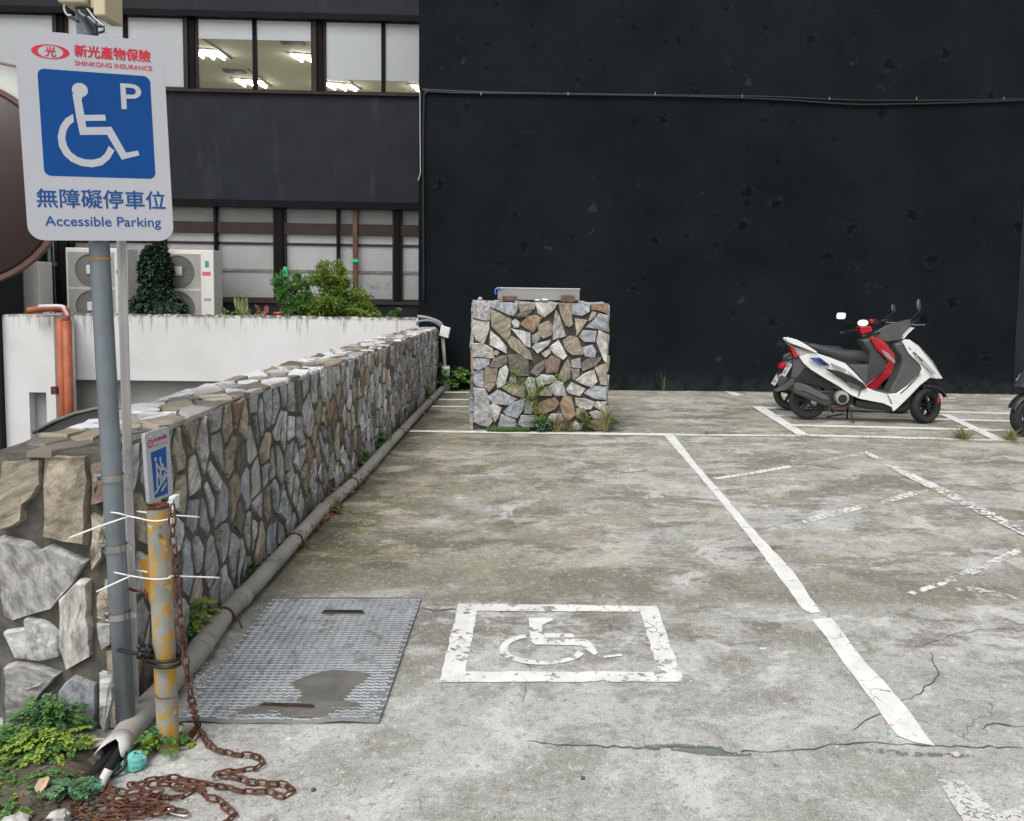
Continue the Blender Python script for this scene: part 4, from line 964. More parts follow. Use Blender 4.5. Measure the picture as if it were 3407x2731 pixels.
def crown(m, c, rx, ry, rz, n, L, W_, hang=0, shell=.55, lean=None, fine=4, clump=0):
    c = Vector(c); cl = [(rv(), random.uniform(.75, 1.12)) for _ in range(clump)] if clump else None
    for i in range(n):
        if cl:
            q, s_ = random.choice(cl); v_ = q*s_*.82+rv()*.30*random.random()**.5
        else: v_ = rv()*(shell+(1-shell)*random.random()**.4)
        p = c+Vector((v_.x*rx, v_.y*ry, v_.z*rz)); d = (v_+rv()*.8+Vector((0, 0, .3-hang))).normalized(); leaf(m, p, d, (v_+rv()*.6+Vector((0, 0, .6))).normalized(), L*random.uniform(.7, 1.25), W_*random.uniform(.7, 1.2), n=fine)
def plant(name, base, label, cat, parts, stems=None, group=None):
    t_ = thing(name, base, label, cat, group)
    for mt, mb, nm in parts: mb.build(nm, mt, t_, kind='stuff')
    if stems:
        m = M()
        for s_ in stems: m.tube(s_, [.004+.006*(len(s_)-i)/len(s_) for i in range(len(s_))], 5)
        m.build('stem', 'bark', t_)
    return t_
YB = 12.40
ctr = lambda x, y, Y=YB: P(x, y, Y)
# ivy cone
p0 = ctr(523, 1045); p1 = ctr(523, 815); m = M(); hgt_ = p1.z-.80
for i in range(2600):
    u = random.random()**.9; r_ = .44*(1-u)**.75*(.75+.25*math.sin(u*9))+.08; a = random.uniform(0, 6.28); rr = r_*random.uniform(.75, 1.08)
    c = Vector((p0.x+math.cos(a)*rr-.02+u*.02, YB+math.sin(a)*rr*.7, .80+u*hgt_)); d = Vector((math.cos(a), math.sin(a), -.5))+rv()*.5
    leaf(m, c, d, Vector((math.cos(a), math.sin(a), .7))+rv()*.4, random.uniform(.05, .10), random.uniform(.045, .08), n=4)
plant('ivy_bush', (p0.x, YB, .80), 'tall dark green ivy covered cone behind the white parapet', 'bush', [('leaf_dark', m, 'foliage')], [[(p0.x, YB, .80), (p0.x+.02, YB, 1.4), (p0.x, YB, .8+hgt_*.85)]])
# big light green shrub
p0 = ctr(1105, 985); m = M(); m2 = M()
for (x, y, rx, rz, n) in ((1080, 975, .50, .38, 2900), (1140, 1010, .50, .30, 2300), (1095, 918, .34, .22, 1400), (1060, 1030, .42, .2, 1200), (1200, 1040, .32, .16, 1000)):
    c = ctr(x, y); crown(m, (c.x, YB+.05, c.z), rx*.85, .32, rz*.95, n, .062, .028, .45, clump=34)
plant('round_shrub', (p0.x, YB, .80), 'large light green feathery shrub above the white parapet', 'shrub', [('leaf_olive', m, 'foliage')], [[(p0.x+k*.07, YB, .8), (p0.x+k*.12, YB, 1.05), (p0.x+k*.16, YB, 1.3)] for k in (-1, 0, 1)])
p0 = ctr(975, 1000); m = M()
for (x, y, rx, rz, n) in ((975, 985, .25, .26, 800), (960, 935, .2, .14, 350), (1000, 1030, .3, .16, 500)):
    c = ctr(x, y, YB-.1); crown(m, (c.x, YB-.1, c.z), rx, .22, rz, n, .075, .038, .1, clump=18)
plant('leafy_shrub', (p0.x, YB-.1, .80), 'mid green leafy shrub left of the light feathery shrub', 'shrub', [('leaf_green', m, 'foliage')], [[(p0.x+k*.05, YB-.1, .8), (p0.x+k*.08, YB-.1, 1.1), (p0.x+k*.14, YB-.1, 1.36)] for k in (-1, 1)])
p0 = ctr(1018, 900); m = M(); 
for i in range(90): leaf(m, Vector((p0.x+random.gauss(0, .11), YB, 1.55+random.gauss(.03, .06))), rv(), rv(), .05, .02)
plant('thin_sapling', (p0.x, YB+.06, .80), 'thin airy sapling rising above the green shrubs', 'sapling', [('leaf_bluegreen', m, 'foliage')], [[(p0.x, YB+.06, .8), (p0.x+.02, YB+.06, 1.2), (p0.x, YB+.06, 1.62)]])
p0 = ctr(1315, 1050); m = M(); crown(m, (p0.x, YB, .97), .21, .2, .17, 900, .045, .03, 0, clump=16)
plant('small_shrub', (p0.x, YB, .80), 'small round green shrub by the corner of the black wall', 'shrub', [('leaf_green', m, 'foliage')])
p0 = ctr(800, 1030); m = M(); m2 = M(); m3 = M()
for i in range(60):
    c = Vector((p0.x+random.uniform(-.42, .40), YB+random.uniform(-.15, .15), .95+random.uniform(-.1, .12))); leaf(m if i % 3 else m3, c, (random.uniform(-1, 1), random.uniform(-.6, .3), random.uniform(-.2, .7)), (0, -.4, 1), random.uniform(.12, .2), random.uniform(.05, .09), n=6)
for i in range(8): leaf(m2, Vector((p0.x+.02+random.uniform(-.06, .08), YB, 1.0)), (random.uniform(-.4, .25), 0, 1), (0, -1, .2), random.uniform(.2, .38), .07, n=6)
plant('mixed_foliage_plant', (p0.x, YB, .80), 'low plant with cream and orange tinged leaves beside the red pot', 'plant', [('leaf_green', m, 'foliage'), ('leaf_variegated', m2, 'foliage'), ('leaf_red', m3, 'foliage')])
p0 = ctr(932, 1045, 12.25); tp = thing('red_pot', (p0.x, 12.26, .80), 'small red plastic flower pot on the terrace', 'flower pot')
M().lathe((p0.x, 12.27, .80), (0, 0, 1), [(0, 0), (0, .07), (.26, .095), (.26, .108), (.30, .108), (.30, .09), (.25, .085), (.25, 0)], 20).build('pot_body', 'red_plastic', tp, smooth=True)
q = P(950, 903, FY+.02)
M().box((q.x-.04, FY+.016, q.z-.09), (q.x+.03, FY+.035, q.z+.08)).build('green_tape', 'green_tape', off)
# dark spiky plant at the left edge, left of pier elbow
p0 = ctr(20, 990, 12.1); m = M(); crown(m, (p0.x, 12.1, 1.17), .2, .12, .16, 350, .08, .04, 0, clump=10)
plant('dark_potted_plant', (p0.x, 12.22, .80), 'dark leafy potted plant in front of the leftmost air conditioner', 'plant', [('leaf_dark', m, 'foliage')], [[(p0.x, 12.22, .8), (p0.x, 12.2, 1.1), (p0.x+.02, 12.12, 1.3)]])

# --- car on the lower driveway
def car():
    cx, y0 = -2.69, 4.35; gz = -.92
    root = thing('parked_car', (cx, y0+2, gz), 'dark parked car on the lower driveway seen over the stone wall', 'car')
    hw = .78
    def secs(z, y_a, y_b, w_): return [(cx-w_, y_a, z), (cx+w_, y_a, z), (cx+w_, y_b, z), (cx-w_, y_b, z)]
    M().hull(secs(gz+.25, y0, y0+4.1, hw*.96)+secs(gz+.55, y0-.06, y0+4.15, hw)+secs(gz+.88, y0+.02, y0+4.0, hw*.97)).build('body', 'car_paint', root, bevel=.06, seg=3)
    M().hull(secs(gz+.881, y0+.10, y0+2.7, hw*.90)+secs(gz+1.30, y0+.60, y0+1.7, hw*.62)).build('window', 'car_glass', root, bevel=.05, seg=3)
    rt_ = []
    for k in range(9):
        u = k/8*2-1; rt_.append((cx+u*hw*.66, 0, gz+1.285+.165*(1-u*u)))
    m = M(); f_ = [Vector((x, y0+.55, z)) for x, _, z in rt_]; b_ = [Vector((x, y0+1.72, z-.03)) for x, _, z in rt_]
    m.add(f_+b_, [[i, i+1, 9+i+1, 9+i] for i in range(8)]); m.add([f_[0], f_[-1], b_[-1], b_[0]], [[0, 1, 2, 3]]); m.sheet(f_[::-1]); m.sheet(b_); m.build('roof', 'car_paint', root)
    M().tube([(x, y0+.535, z+.002) for x, _, z in rt_], .013, 6).build('roof_trim', 'car_trim', root, smooth=True)
    for s_ in (-1, 1):
        for yy in (y0+.75, y0+3.3):
            wq = M().lathe((cx+s_*(hw-.2), yy, gz+.31), (s_, 0, 0), [(0, .2), (0, .31), (.19, .31), (.20, .29), (.20, .2)], 24).build('wheel', 'black_cable', root)
            M().lathe((cx+s_*(hw-.02), yy, gz+.31), (s_, 0, 0), [(0, .2), (.01, .19), (-.02, .0)], 16).build('rim', 'car_trim', wq)
        M().box((cx+s_*.72-.12, y0-.08, gz+.62), (cx+s_*.72+.12, y0-.03, gz+.78)).build('tail_light', 'sign_red', root)
    root.rotation_euler = (-.10, 0, 0)   # nose down on the ramp
car()

# ------------------------------------------------------------------ SIGNPOST
YPo = 2.42
TOPB = P(283, 30, YPo); POL = [P(287, 60, YPo), P(342, 833, YPo), P(381, 1396, YPo), P(398, 1813, YPo), P(408, 2400, YPo)]
POL[-1].z = 0.0
post = thing('sign_post', (POL[-1].x, YPo, 0), 'thick galvanised grey pole strapped to the end of the stone wall', 'pole')
pb0 = Vector((POL[-1].x+.012, YPo, 0)); pt0 = Vector((POL[0].x, YPo, POL[0].z+.03))
def pole_at(z): return pb0.lerp(pt0, (z-pb0.z)/(pt0.z-pb0.z))
M().tube([pb0, pole_at(.5), pole_at(1.0), pole_at(1.6), pt0], .0280, 24).build('pole', 'galvanised', post, smooth=True)
tn_b = Vector((P(446, 2250, 2.49).x, 2.49, 0.02)); tn_t = Vector((P(398, 600, 2.50).x, 2.50, P(398, 600, 2.50).z))
thin_p = M().tube([tn_b, tn_b.lerp(tn_t, .35), tn_b.lerp(tn_t, .7), tn_t], .0135, 16)
solo(thin_p, 'conduit_pipe', 'white_pvc', 'thin pale plastic conduit running up beside the thick grey pole', 'conduit', smooth=True)
for yy in (1588, 1820, 2045):   # steel straps round the pole, into the wall
    p = pole_at(P(390, yy, YPo).z); dv = (pt0-pb0).normalized()
    cl = M().lathe(p-dv*.010, dv, [(0, .0300), (0, .0325), (.020, .0325), (.020, .0300)], 24); cl.tube([p+Vector((-.036, -.005, 0)), p+Vector((-.036, -.03, 0))], .008, 6); cl.obox(p+Vector((-.042, 0, 0)), (.012, 0, 0), (0, .006, 0), (0, 0, .011))
    cl.obox(p+Vector((.04, .0, 0)), (.012, 0, 0), (0, .003, 0), (0, 0, .009))
    cl.build('pipe_strap', 'steel_clamp', post)
q = pole_at(P(340, 865, YPo).z); M().lathe(q, (pt0-pb0), [(0, .0297), (.007, .0297), (.007, .0), ], 24).build('yellow_tape', 'yellow_plate', post)
# junction boxes and wires on top
bb = thing('junction_box', P(265, 20, YPo), 'beige junction boxes and loose wires on top of the signpost', 'junction box')
a, b = P(217, 22, YPo-.02), P(305, -60, YPo-.02); M().box((a.x, YPo-.06, a.z), (b.x, YPo+.06, b.z)).build('box_body', 'beige_box', bb, bevel=.006)
M().box((a.x-.004, YPo-.066, a.z+.014), (b.x+.004, YPo-.02, a.z+.022)).build('box_lid', 'beige_box', bb)
a, b = P(322, 58, YPo-.03), P(360, -60, YPo-.03); M().box((a.x, YPo-.05, a.z), (b.x, YPo+.05, b.z)).build('box_body', 'beige_box', bb, bevel=.005)
a2, b2 = P(306, 30, YPo-.03), P(321, -60, YPo-.03); M().box((a2.x, YPo-.04, a2.z), (b2.x, YPo+.02, b2.z)).build('bracket', 'beige_box', bb, bevel=.003)
for L, mt, r_ in ((((220, 20), (222, 38), (235, 55), (262, 72)), 'black_cable', .0035), (((216, 10), (215, 30), (224, 48), (238, 52)), 'white_pvc', .004), (((270, 30), (300, 62), (322, 85), (345, 88), (348, 102), (330, 108)), 'black_cable', .004),
                  (((285, 32), (292, 60), (315, 92), (322, 115)), 'black_cable', .006), (((290, 28), (310, 55), (326, 70), (350, 92), (352, 110)), 'white_pvc', .003), (((262, 34), (275, 50), (296, 58), (320, 80)), 'galvanised', .005)):
    M().tube(catmull([P(x, y, YPo-.045) for x, y in L], 4), r_, 6).build('loose_wire', mt, bb, smooth=True)

# ------------------------------------------------------------------ TEXT
def text_mesh(s, bold=0.0):
    c = bpy.data.curves.new('lettering', 'FONT'); c.body = s; c.size = 1; c.resolution_u = 4
    o = bpy.data.objects.new('lettering_tmp', c); COL.objects.link(o); bpy.context.view_layer.update()
    dg = bpy.context.evaluated_depsgraph_get(); me = bpy.data.meshes.new_from_object(o.evaluated_get(dg))
    vs = [v.co.copy() for v in me.vertices]; fs = [list(p.vertices) for p in me.polygons]
    bpy.data.objects.remove(o); bpy.data.curves.remove(c); bpy.data.meshes.remove(me)
    return vs, fs
def put_text(s, fr, u0, v0, u1, v1, mat, parent, w_=.001, bold=0.0, name='lettering'):
    vs, fs = text_mesh(s, bold)
    if not vs: return
    x0, x1 = min(v.x for v in vs), max(v.x for v in vs); y0, y1 = min(v.y for v in vs), max(v.y for v in vs)
    m = M(); k_ = abs((v1-v0)/(y1-y0))*bold
    for i, (dx, dy) in enumerate(((0, 0), (1, 0), (0, 1), (-1, 0), (0, -1)) if bold else ((0, 0),)):
        m.add([fr(u0+(v.x-x0)/(x1-x0)*(u1-u0)+dx*k_, v0+(v.y-y0)/(y1-y0)*(v1-v0)+dy*k_, w_+i*.00012) for v in vs], fs)
    m.build(name, mat, parent, kind=None)

# big accessible parking sign
sTL, sTR, sBR, sBL = P(53, 97, 2.30), P(543, 138, 2.425), P(585, 803, 2.425), P(94, 799, 2.30)
so_ = sBL; eu = ((sBR-sBL)+(sTR-sTL)).normalized(); ev = (sTL-sBL)+(sTR-sBR); ev = (ev-eu*ev.dot(eu)).normalized(); ew = eu.cross(ev)
if ew.y > 0: ew = -ew
SW, SH = ((sBR-sBL).length+(sTR-sTL).length)/2, ((sTL-sBL).length+(sTR-sBR).length)/2
def sfr(u, v_, w_=0): return so_+eu*u+ev*v_+ew*w_
def sp_(x, y):   # zoomed-photo coordinate -> sign coordinate
    h = plane_hit(x/1.92, y/1.92, so_, ew)-so_; return (h.dot(eu), h.dot(ev))
sign = thing('accessible_parking_sign', so_, 'large white and blue accessible parking sign with wheelchair symbol on the grey pole', 'parking sign')
def rrect(u0, v0, u1, v1, r, n=8):
    o = []
    for cx, cy, a0 in ((u1-r, v1-r, 0), (u0+r, v1-r, 90), (u0+r, v0+r, 180), (u1-r, v0+r, 270)):
        for i in range(n+1):
            a = math.radians(a0+90*i/n); o.append((cx+r*math.cos(a), cy+r*math.sin(a)))
    return o
M().prism([sfr(u, v_, 0) for u, v_ in rrect(0, 0, SW, SH, .042)], -ew*.003).build('sign_face', 'sign_white', sign)
bl0, bl1 = sp_(262, 1125), sp_(975, 470)
bu0, bu1 = sp_(262, 800)[0], sp_(975, 800)[0]
M().sheet([sfr(u, v_, .0006) for u, v_ in rrect(bu0, sp_(640, 1132)[1], bu1, sp_(600, 462)[1], .018)]).build('blue_panel', 'sign_blue', sign)
sy = M()
def flat(L, w_=.0013): sy.sheet([sfr(*sp_(x, y), w_) for x, y in L])
def shape(L, w_=.0013):
    sy.sheet([sfr(*sp_(x, y), w_) for x, y in L])
hc = sp_(511, 575); hr = abs(sp_(562, 575)[0]-hc[0]); sy.sheet([sfr(hc[0]+hr*math.cos(a*.2618), hc[1]+hr*math.sin(a*.2618), .0013) for a in range(24)])
flat([(463, 600), (528, 615), (522, 640), (540, 735), (672, 732), (678, 771), (545, 773), (552, 812), (712, 810), (806, 975), (882, 962), (891, 992), (779, 1020), (685, 861), (512, 862), (490, 760)], .0014)
ro = [(467, 728), (420, 755), (385, 805), (369, 870), (378, 935), (408, 990), (455, 1032), (520, 1060), (590, 1069), (655, 1055), (702, 1015), (732, 962)]
ri = [(473, 778), (445, 800), (425, 835), (417, 880), (428, 930), (455, 972), (495, 1002), (545, 1018), (595, 1020), (640, 1008), (672, 980), (695, 932)]
k = len(ro); sy.add([sfr(*sp_(*p), .0013) for p in ro+ri], [[i, i+1, k+i+1, k+i] for i in range(k-1)])
sy.build('wheelchair_symbol', 'sign_white', sign)
pu0, pv0 = sp_(783, 695); pu1, pv1 = sp_(900, 535); put_text('P', sfr, sp_(775, 615)[0], pv0, sp_(902, 615)[0], sp_(835, 538)[1], 'sign_white', sign, .0013, .010)
c0, c1 = sp_(238, 1322), sp_(1052, 1225); put_text('無障礙停車位', sfr, c0[0], sp_(640, 1330)[1], c1[0], sp_(640, 1212)[1], 'sign_navy', sign, .0006, .012)
c0, c1 = sp_(290, 1440), sp_(1026, 1400); put_text('Accessible Parking', sfr, c0[0], sp_(640, 1464)[1], c1[0], sp_(640, 1384)[1], 'sign_navy', sign, .0006, .008)
c0, c1 = sp_(477, 320), sp_(962, 360); put_text('新光產物保險', sfr, c0[0], sp_(720, 380)[1], c1[0], sp_(720, 303)[1], 'sign_red', sign, .0006, .03)
c0, c1 = sp_(480, 400), sp_(970, 436); put_text('SHINKONG INSURANCE', sfr, c0[0], sp_(720, 434)[1], c1[0], sp_(720, 405)[1], 'sign_red', sign, .0006, .012)
lc = sp_(322, 330); la = abs(sp_(445, 340)[0]-sp_(200, 325)[0])/2; lb_ = abs(sp_(322, 285)[1]-sp_(322, 377)[1])/2
lm = M(); k = 40; lm.add([sfr(lc[0]+la*math.cos(a*2*math.pi/k), lc[1]+lb_*math.sin(a*2*math.pi/k), .0006) for a in range(k)]+[sfr(lc[0]+la*.67*math.cos(a*2*math.pi/k), lc[1]+lb_*.88*math.sin(a*2*math.pi/k), .0006) for a in range(k)], [[i, (i+1) % k, k+(i+1) % k, k+i] for i in range(k)])
lm.build('emblem', 'sign_red', sign)
put_text('光', sfr, lc[0]-la*.28, lc[1]-lb_*.68, lc[0]+la*.28, lc[1]+lb_*.72, 'sign_red', sign, .0006, .02)
for yy in (330, 1200):   # clamps behind the sign
    z = sfr(*sp_(600, yy))[2]; p = pole_at(z); c = sfr(*sp_(600, yy), -.004); M().tube([c, Vector((p.x, p.y-.03, p.z))], .008, 6).build('bracket', 'steel_clamp', sign)

# ------------------------------------------------------------------ TRAFFIC MIRROR seen from behind
mc = P(-150, 608, 3.0); mr_ = 318/F*3.0
mir = thing('traffic_mirror', mc, 'round traffic mirror seen from its dark brown back at the left edge', 'traffic mirror')
ax = Vector((.12, -1, .02)).normalized()
M().lathe(mc, ax, [(-.012, mr_), (.004, mr_+.004), (.010, mr_-.01), (.035, mr_*.86), (.06, mr_*.6), (.075, mr_*.3), (.08, .001)], 48).build('mirror_back', 'mirror_back', mir, smooth=True)
M().lathe(mc, ax, [(-.02, mr_+.003), (-.02, mr_+.020), (.008, mr_+.020), (.008, mr_+.003)], 48).build('rim', 'mirror_rim', mir)
M().lathe(mc-ax*.015, -ax, [(0, mr_), (.03, mr_*.6), (.045, mr_*.3), (.05, .001)], 32).build('mirror_face', 'mirror_glass', mir, smooth=True)
uu = Vector((1, ax.x, 0)).normalized(); vv = ax.cross(uu); vv = vv if vv.z > 0 else -vv
ho, hi_ = M(), M(); n = 20; A_, B_, C_ = [], [], []
for i in range(n+1):
    a = math.radians(25+130*i/n); d = uu*math.cos(a)+vv*math.sin(a); A_.append(mc+d*(mr_+.022)+ax*.0); B_.append(mc+d*(mr_+.12)-ax*.22+vv*.02)
ho.add(A_+B_, [[i, i+1, n+2+i, n+1+i] for i in range(n)]); h_ = ho.build('hood', 'hood_inner', mir, smooth=True); sm_ = h_.modifiers.new('solid', 'SOLIDIFY'); sm_.thickness = .004
M().tube(B_, .008, 6).build('hood_edge', 'mirror_rim', mir, smooth=True)
pm = mc+ax*.06+Vector((-.05, 0, 0)); M().tube([Vector((pm.x, pm.y+.06, .0)), Vector((pm.x, pm.y+.06, mc.z+mr_+.3))], .038, 16).build('pole', 'galvanised', mir, smooth=True)
M().tube([mc+ax*-.0+Vector((-.05, .0, .05)), Vector((pm.x, pm.y+.06, mc.z+.05))], .014, 8).build('bracket', 'steel_clamp', mir)

# ------------------------------------------------------------------ BOLLARD
BY = 2.382; bb0 = Vector((-1.137, BY, 0)); bt0 = P(525, 1680, BY); br_ = .0318
bol = thing('bollard', bb0, 'rusty steel bollard with flaking yellow paint beside the parking sign post', 'bollard')
M().tube([bb0, bb0.lerp(bt0, .35), bb0.lerp(bt0, .7), bt0], br_, 28, cap=False).build('post', 'flaked_yellow', bol, smooth=True)
dv = (bt0-bb0).normalized(); M().lathe(bt0, dv, [(-.02, br_-.004), (-.004, .001), ], 24).build('rusty_cap', 'yellow_plate', bol)
M().lathe(bt0, dv, [(-.008, br_+.0006), (.0, br_+.0008), (.001, br_-.005), (-.012, br_-.005)], 28).build('rusty_rim', 'rust', bol)
q = [G(x/1.96, 2000+y/1.96, .008) for x, y in ((930, 955), (1000, 905), (1160, 905), (1200, 795), (1300, 835), (1290, 880), (1230, 955), (1150, 965), (1040, 965))]
M().prism([Vector((p.x, p.y, .003+random.uniform(0, .004))) for p in q], (0, 0, .006)).build('base_plate', 'flaked_yellow', bol)
q = [G(x/1.96, 2000+y/1.96, .0) for x, y in ((1170, 970), (1230, 955), (1285, 885), (1300, 835))]
M().add([p+Vector((0, 0, .01)) for p in q]+[p+Vector((-.01, .02, .035)) for p in q], [[i, i+1, 5+i, 4+i] for i in range(3)]).build('bent_flange', 'rust', bol)
# yellow reflector plate behind the bollard
Z3_ = lambda L: [(a/2.16, 1350+b/2.16) for a, b in L]
q = [P(x, y, 2.47) for x, y in Z3_([(1000, 1110), (1065, 1092), (1085, 1250), (1082, 1440), (1040, 1300)])]
solo(M().prism(q, (0, .006, 0)), 'yellow_plate', 'yellow_plate', 'bent amber plate wedged behind the bollard', 'metal plate')
# small ramp sign
TL_, TR_, BL_ = P(481, 1443, 2.475), P(561, 1418, 2.60), P(497, 1661, 2.475)
e1, e2 = TR_-TL_, BL_-TL_; nn_ = e1.cross(e2).normalized(); nn_ = nn_ if nn_.y < 0 else -nn_
def s2(u, v_, w_=0): return TL_+e1*u+e2*v_+nn_*w_
sg = thing('ramp_sign', s2(.5, 1.0), 'small white and blue wheelchair ramp sign leaning behind the bollard', 'sign')
M().prism([s2(u, v_) for u, v_ in rrect(0, 0, 1, 1.08, .06, 4)], -nn_*.012).build('sign_face', 'sign_white', sg)
def q2(x, y):
    x, y = x/5.758+480, y/5.758+1400; h = plane_hit(x, y, TL_, nn_)-TL_
    a11, a12, a22 = e1.dot(e1), e1.dot(e2), e2.dot(e2); b1, b2 = h.dot(e1), h.dot(e2); D = a11*a22-a12*a12
    return ((b1*a22-b2*a12)/D, (b2*a11-b1*a12)/D)
M().sheet([s2(*q2(x, y), .0008) for x, y in ((120, 612), (412, 492), (452, 1388), (202, 1482))]).build('blue_panel', 'sign_blue_small', sg)
pic = M()
def ln(pts, wd=.0042):
    P3 = [s2(*q2(x, y), .0018) for x, y in pts]
    for a, b in zip(P3, P3[1:]):
        d = (b-a).normalized(); s_ = d.cross(nn_)*wd; pic.add([a-s_-d*wd*.5, a+s_-d*wd*.5, b+s_+d*wd*.5, b-s_+d*wd*.5], [[0, 1, 2, 3]])
for pts in ([(220, 810), (235, 1000), (240, 1260)], [(235, 980), (290, 1090), (310, 1190)], [(220, 820), (260, 880), (295, 915)], [(297, 740), (315, 850), (335, 940), (375, 900), (410, 965)], [(320, 870), (355, 840)],
            [(300, 930), (303, 1010), (335, 1100), (375, 1075), (385, 1000)], [(205, 1390), (300, 1230), (430, 1025)], [(325, 1340), (405, 1200)]): ln(pts)
for c in ((206, 740, 26), (297, 715, 20)): pic.sheet([s2(*q2(c[0]+c[2]*math.cos(a*.5236)*.9, c[1]+c[2]*1.7*math.sin(a*.5236)), .002) for a in range(12)])
pic.build('ramp_pictogram', 'sign_white', sg)
def s2f(u, v_, w_=0): return s2(u, v_, w_)
rc = q2(115, 440); ring = M(); k = 16
ring.add([s2(rc[0]+.125*math.cos(a*2*math.pi/k), rc[1]+.062*math.sin(a*2*math.pi/k), .0008) for a in range(k)]+[s2(rc[0]+.085*math.cos(a*2*math.pi/k), rc[1]+.042*math.sin(a*2*math.pi/k), .0008) for a in range(k)], [[i, (i+1) % k, k+(i+1) % k, k+i] for i in range(k)])
ring.build('emblem', 'sign_red', sg)
def inv(u, v_, w_): return s2(u, v_, w_)
put_text('光', inv, rc[0]-.05, rc[1]+.03, rc[0]+.05, rc[1]-.03, 'sign_red', sg, .0008)
put_text('新光產物保險', inv, q2(180, 330)[0], q2(300, 368)[1], q2(428, 330)[0], q2(300, 300)[1], 'sign_red', sg, .0008, .03)
put_text('SHINKONG INSURANCE', inv, q2(190, 480)[0], q2(320, 452)[1], q2(440, 440)[0], q2(320, 425)[1], 'sign_red', sg, .0008)
for x, y in ((105, 310), (370, 225)): M().ball(s2(*q2(x, y), .002), .0045, 8, 5).build('bolt', 'steel_clamp', sg)
pa = P(565, 1660, 2.50); bx = thing('white_switch_box', pa, 'small white plastic box with a teal mark behind the bollard top', 'switch box')
M().obox(P(579, 1670, 2.50), (.010, 0, 0), (0, .018, 0), (.001, 0, .022)).build('box_body', 'zip_tie', bx, bevel=.003)
M().obox(P(566, 1720, 2.505), (.008, 0, 0), (0, .010, 0), (.001, 0, .05)).build('box_stem', 'zip_tie', bx)
M().obox(P(578, 1670, 2.4805), (.0025, 0, 0), (0, .0005, 0), (0, 0, .009)).build('teal_mark', 'teal_print', bx)

# zip ties and cables
def tie(L, label, Y=None):
    m = M(); m.tube(catmull([P(x/2.16, 1350+y/2.16, Yq) for x, y, Yq in L[0]], 4), .0026, 5)
    for s_ in L[1:]: m.tube(catmull([P(x/2.16, 1350+y/2.16, Yq) for x, y, Yq in s_], 4), .0030, 5)
    x, y, Yq = L[0][-1]; o = solo(m, 'zip_tie', 'zip_tie', label, 'cable tie', 'long white zip ties round the bollard and pole', smooth=True)
    return o
tie([[(795, 765, 2.395), (860, 774, 2.375), (925, 793, 2.385), (1000, 808, 2.38), (1060, 822, 2.335), (1130, 828, 2.335), (1205, 815, 2.345), (1232, 795, 2.37), (1260, 788, 2.38), (1435, 800, 2.43)], [(925, 795, 2.385), (700, 872, 2.37), (490, 953, 2.37)], [(985, 758, 2.46), (1060, 768, 2.42)]], 'upper white zip tie with long tails round the bollard and grey pole')
tie([[(820, 1197, 2.395), (880, 1209, 2.375), (940, 1222, 2.385), (1010, 1234, 2.38), (1075, 1243, 2.335), (1150, 1246, 2.335), (1225, 1236, 2.345), (1245, 1224, 2.37), (1580, 1235, 2.43)], [(942, 1222, 2.385), (820, 1278, 2.37), (695, 1336, 2.37)], [(975, 1180, 2.47), (1060, 1195, 2.43)]], 'lower white zip tie with long tails round the bollard and grey pole')
Z4 = lambda x, y: (x/1.96, 2000+y/1.96)
m = M()
for (cx, cy, rx, ry, yn, t_) in ((1066, 365, 112, 38, BY, .1), (1075, 395, 108, 46, BY, .0)):
    pts = []
    for i in range(25):
        a = 2*math.pi*i/24; x, y = Z4(cx+rx*math.cos(a), cy+ry*math.sin(a)*.8); pts.append(P(x, y, BY-.052*math.sin(a)))
    m.tube(pts[:-1], .0055, 7, closed=True)
m.tube(catmull([P(*Z4(x, y), Yq) for x, y, Yq in ((760, 312, 2.40), (850, 335, 2.37), (960, 345, 2.35), (1000, 360, 2.35))], 4), .006, 7)
for _ in range(7):
    pts = [P(*Z4(950+random.uniform(-55, 50), 335+random.uniform(-48, 40)), 2.36+random.uniform(-.02, .02)) for _ in range(4)]; m.tube(catmull(pts, 4), .006, 6)
solo(m, 'black_cable_coil', 'black_cable', 'black cable knotted and looped round the lower part of the bollard', 'cable', smooth=True)
m = M().tube(catmull([P(*Z4(x, y), Yq) for x, y, Yq in ((1012, 610, 2.345), (1030, 632, 2.34), (1080, 638, 2.338), (1145, 625, 2.345))], 4), .002, 5)
solo(m, 'iron_wire', 'rust', 'thin rusty wire round the foot of the bollard', 'wire')
m = M().tube(catmull([P(a/2.16, 1350+b/2.16, Yq) for a, b, Yq in ((800, 1240, 2.52), (870, 1290, 2.48), (960, 1325, 2.46), (1045, 1340, 2.43), (1055, 1380, 2.43))], 5), .0045, 6)
m.tube(catmull([P(a/2.16, 1350+b/2.16, Yq) for a, b, Yq in ((1078, 1480, 2.46), (1045, 1640, 2.47), (1030, 1728, 2.47), (1045, 1800, 2.47), (1060, 1930, 2.46))], 5), .003, 5)
solo(m, 'rusty_wire', 'rust', 'rusty wire hanging behind the bollard', 'wire')

